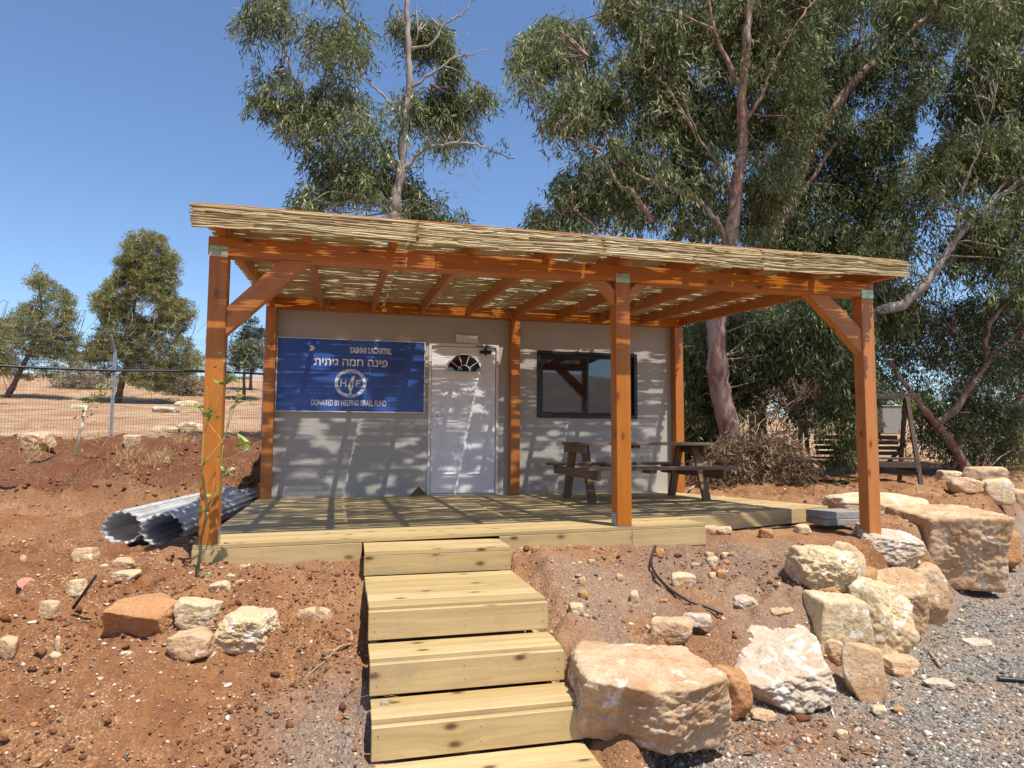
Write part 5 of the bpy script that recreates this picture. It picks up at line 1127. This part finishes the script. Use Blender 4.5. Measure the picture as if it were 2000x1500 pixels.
# dry grass tufts on the mound
for i, (u, v) in enumerate([(255, 905), (208, 862), (300, 900), (318, 915), (70, 905), (345, 880), (245, 925)]):
    gp = ground(u, v); C = gp[None]+rs.normal(0, .10, (14, 3))*np.array([1, 1, 0]); C[:, 2] = hh(C[:, 0], C[:, 1])+.02
    o = leaves('dry_grass_tuft', C, M['straw'], None, rs, n=7, L=.16, Wd=.006, droop=-1.0, spread=.05, hang=-.02)
    tag(o, 'wispy dry straw coloured grass tuft on the red mound', 'grass tuft', 'dry grass tufts on the mound')
# black hose, stick, vine, hose ends, bits
def onground(pts, r_, name, mat, label, cat, lift=.0, rad2=None):
    P = []
    for u, v in pts: g_ = ground(u, v); P.append(np.array([g_[0], g_[1], float(hh(g_[0], g_[1]))+r_+lift]))
    C = catmull(P, 6); mb = MB(); rr_ = [r_+(rad2-r_)*i/(len(C)-1) for i in range(len(C))] if rad2 else r_; mb.tube(C, rr_, 8); o = mb.build(name, mat); return tag(o, label, cat)
onground([(1282, 1145), (1273, 1110), (1278, 1078)][:0]+[(1280, 1072), (1272, 1092), (1276, 1120), (1292, 1150), (1318, 1172), (1350, 1186), (1385, 1196), (1412, 1206)], .011, 'irrigation_hose', M['rubber'], 'curved black irrigation hose coming out of the slope right of the steps', 'hose', .02)
onground([(-12, 952), (10, 957), (34, 962)], .02, 'pipe_end', M['rubber'], 'short black pipe end poking out of the soil at the left edge', 'pipe', .02)
onground([(60, 905), (85, 900), (112, 903)], .014, 'buried_pipe', M['rubber'], 'thin black pipe half buried in the red mound', 'pipe', .01)
g_ = ground(144, 1186); dS = float((g_-CAM)@fw); o = MB().tube([W(143, 1188, dS), W(188, 1124, dS-.06)], [.010, .008], 8).build('black_stick', M['rubber']); tag(o, 'black plastic stick poking slantwise out of the soil at left', 'stick')
onground([(590, 1329), (630, 1322), (662, 1300), (684, 1272), (686, 1252), (675, 1244)], .004, 'dry_vine', M['twig'], 'curved dry brown vine stalk lying on the soil left of the steps', 'stalk', .004, .009)
onground([(122, 1286), (124, 1310), (133, 1348)], .0025, 'dry_stalk', M['straw'], 'thin straw stalk lying near the lower left', 'stalk', .003)
onground([(1815, 1280), (1838, 1308)], .014, 'wood_stick', M['twig'], 'short brown stick on the gravel right of the leaning slab', 'stick', .004)
onground([(1948, 1331), (1975, 1332), (2010, 1336)], .016, 'charred_stick', M['rubber'], 'blackened stick lying on the gravel at the right edge', 'stick', .004)
onground([(1614, 1356), (1620, 1378), (1628, 1400)], .006, 'pale_splinter', M['stake'], 'pale wood splinter on the red soil fan below the white boulder', 'splinter', .004)
onground([(1345, 965), (1365, 948), (1390, 940)], .02, 'bare_branch', M['twig'], 'bare pale branch on the ground at the cabin right corner', 'branch', .05)
g_ = ground(50, 1144); o = MB().tube([(g_[0], g_[1], g_[2]+.012), (g_[0]+.003, g_[1]-.006, g_[2]+.022)], [.050, .048], 20).build('red_plastic_disc', M['orange_disc']); tag(o, 'faded red plastic disc lying on the soil at the left', 'disc')
a = ground(532, 1096); b_ = ground(612, 1090); o = MB().beam((a[0], a[1], float(hh(a[0], a[1]))+.012), (b_[0], b_[1], float(hh(b_[0], b_[1]))+.012), .06, .02).build('pale_board', M['stake']); tag(o, 'pale narrow board half buried below the left deck edge', 'board')
# fallen yellow-brown leaves on gravel
for i, (u, v) in enumerate([(1465, 1478), (1652, 1483), (1696, 1472), (1385, 1492), (1712, 1434), (1830, 1298)]):
    g_ = ground(u, v); z_ = float(hh(g_[0], g_[1]))+.016; an = i*1.1; V = []
    for t, w2 in ((0, .002), (.25, .012), (.5, .016), (.78, .011), (1, .001)):
        for s in (-1, 0, 1): V.append((g_[0]+math.cos(an)*(t-.5)*.08-math.sin(an)*w2*s, g_[1]+math.sin(an)*(t-.5)*.08+math.cos(an)*w2*s, z_+.01*abs(s)+.008*math.sin(t*5)))
    Q_ = [(k*3+j, k*3+j+1, k*3+j+4, k*3+j+3) for k in range(4) for j in range(2)]
    o = npmesh('fallen_leaf', np.array(V), np.array(Q_), M['deadleaf'], smooth=True, rnd=np.full(8, .6)); tag(o, 'curled dry brown leaf lying on the grey gravel', 'leaf', 'fallen leaves on the gravel')
# pebbles left on the treads
rs = np.random.default_rng(8)
def bit(x, y, z, s, mat, lab, seed):
    V, Fc = rockshape(3, seed, .4); o = npmesh('stone', V*np.array([s, s*.8, s*.6]), Fc, mat, smooth=True); o.location = (x, y, z+s*.5); return tag(o, lab, 'stone')
bit(1.165, -5.60, -.552, .020, M['concrete'], 'dark stone lying on the left end of the fourth step', 71)
bit(1.20, -5.56, -.552, .011, M['rock_orange'], 'small red stone lying beside the dark one on the fourth step', 72)
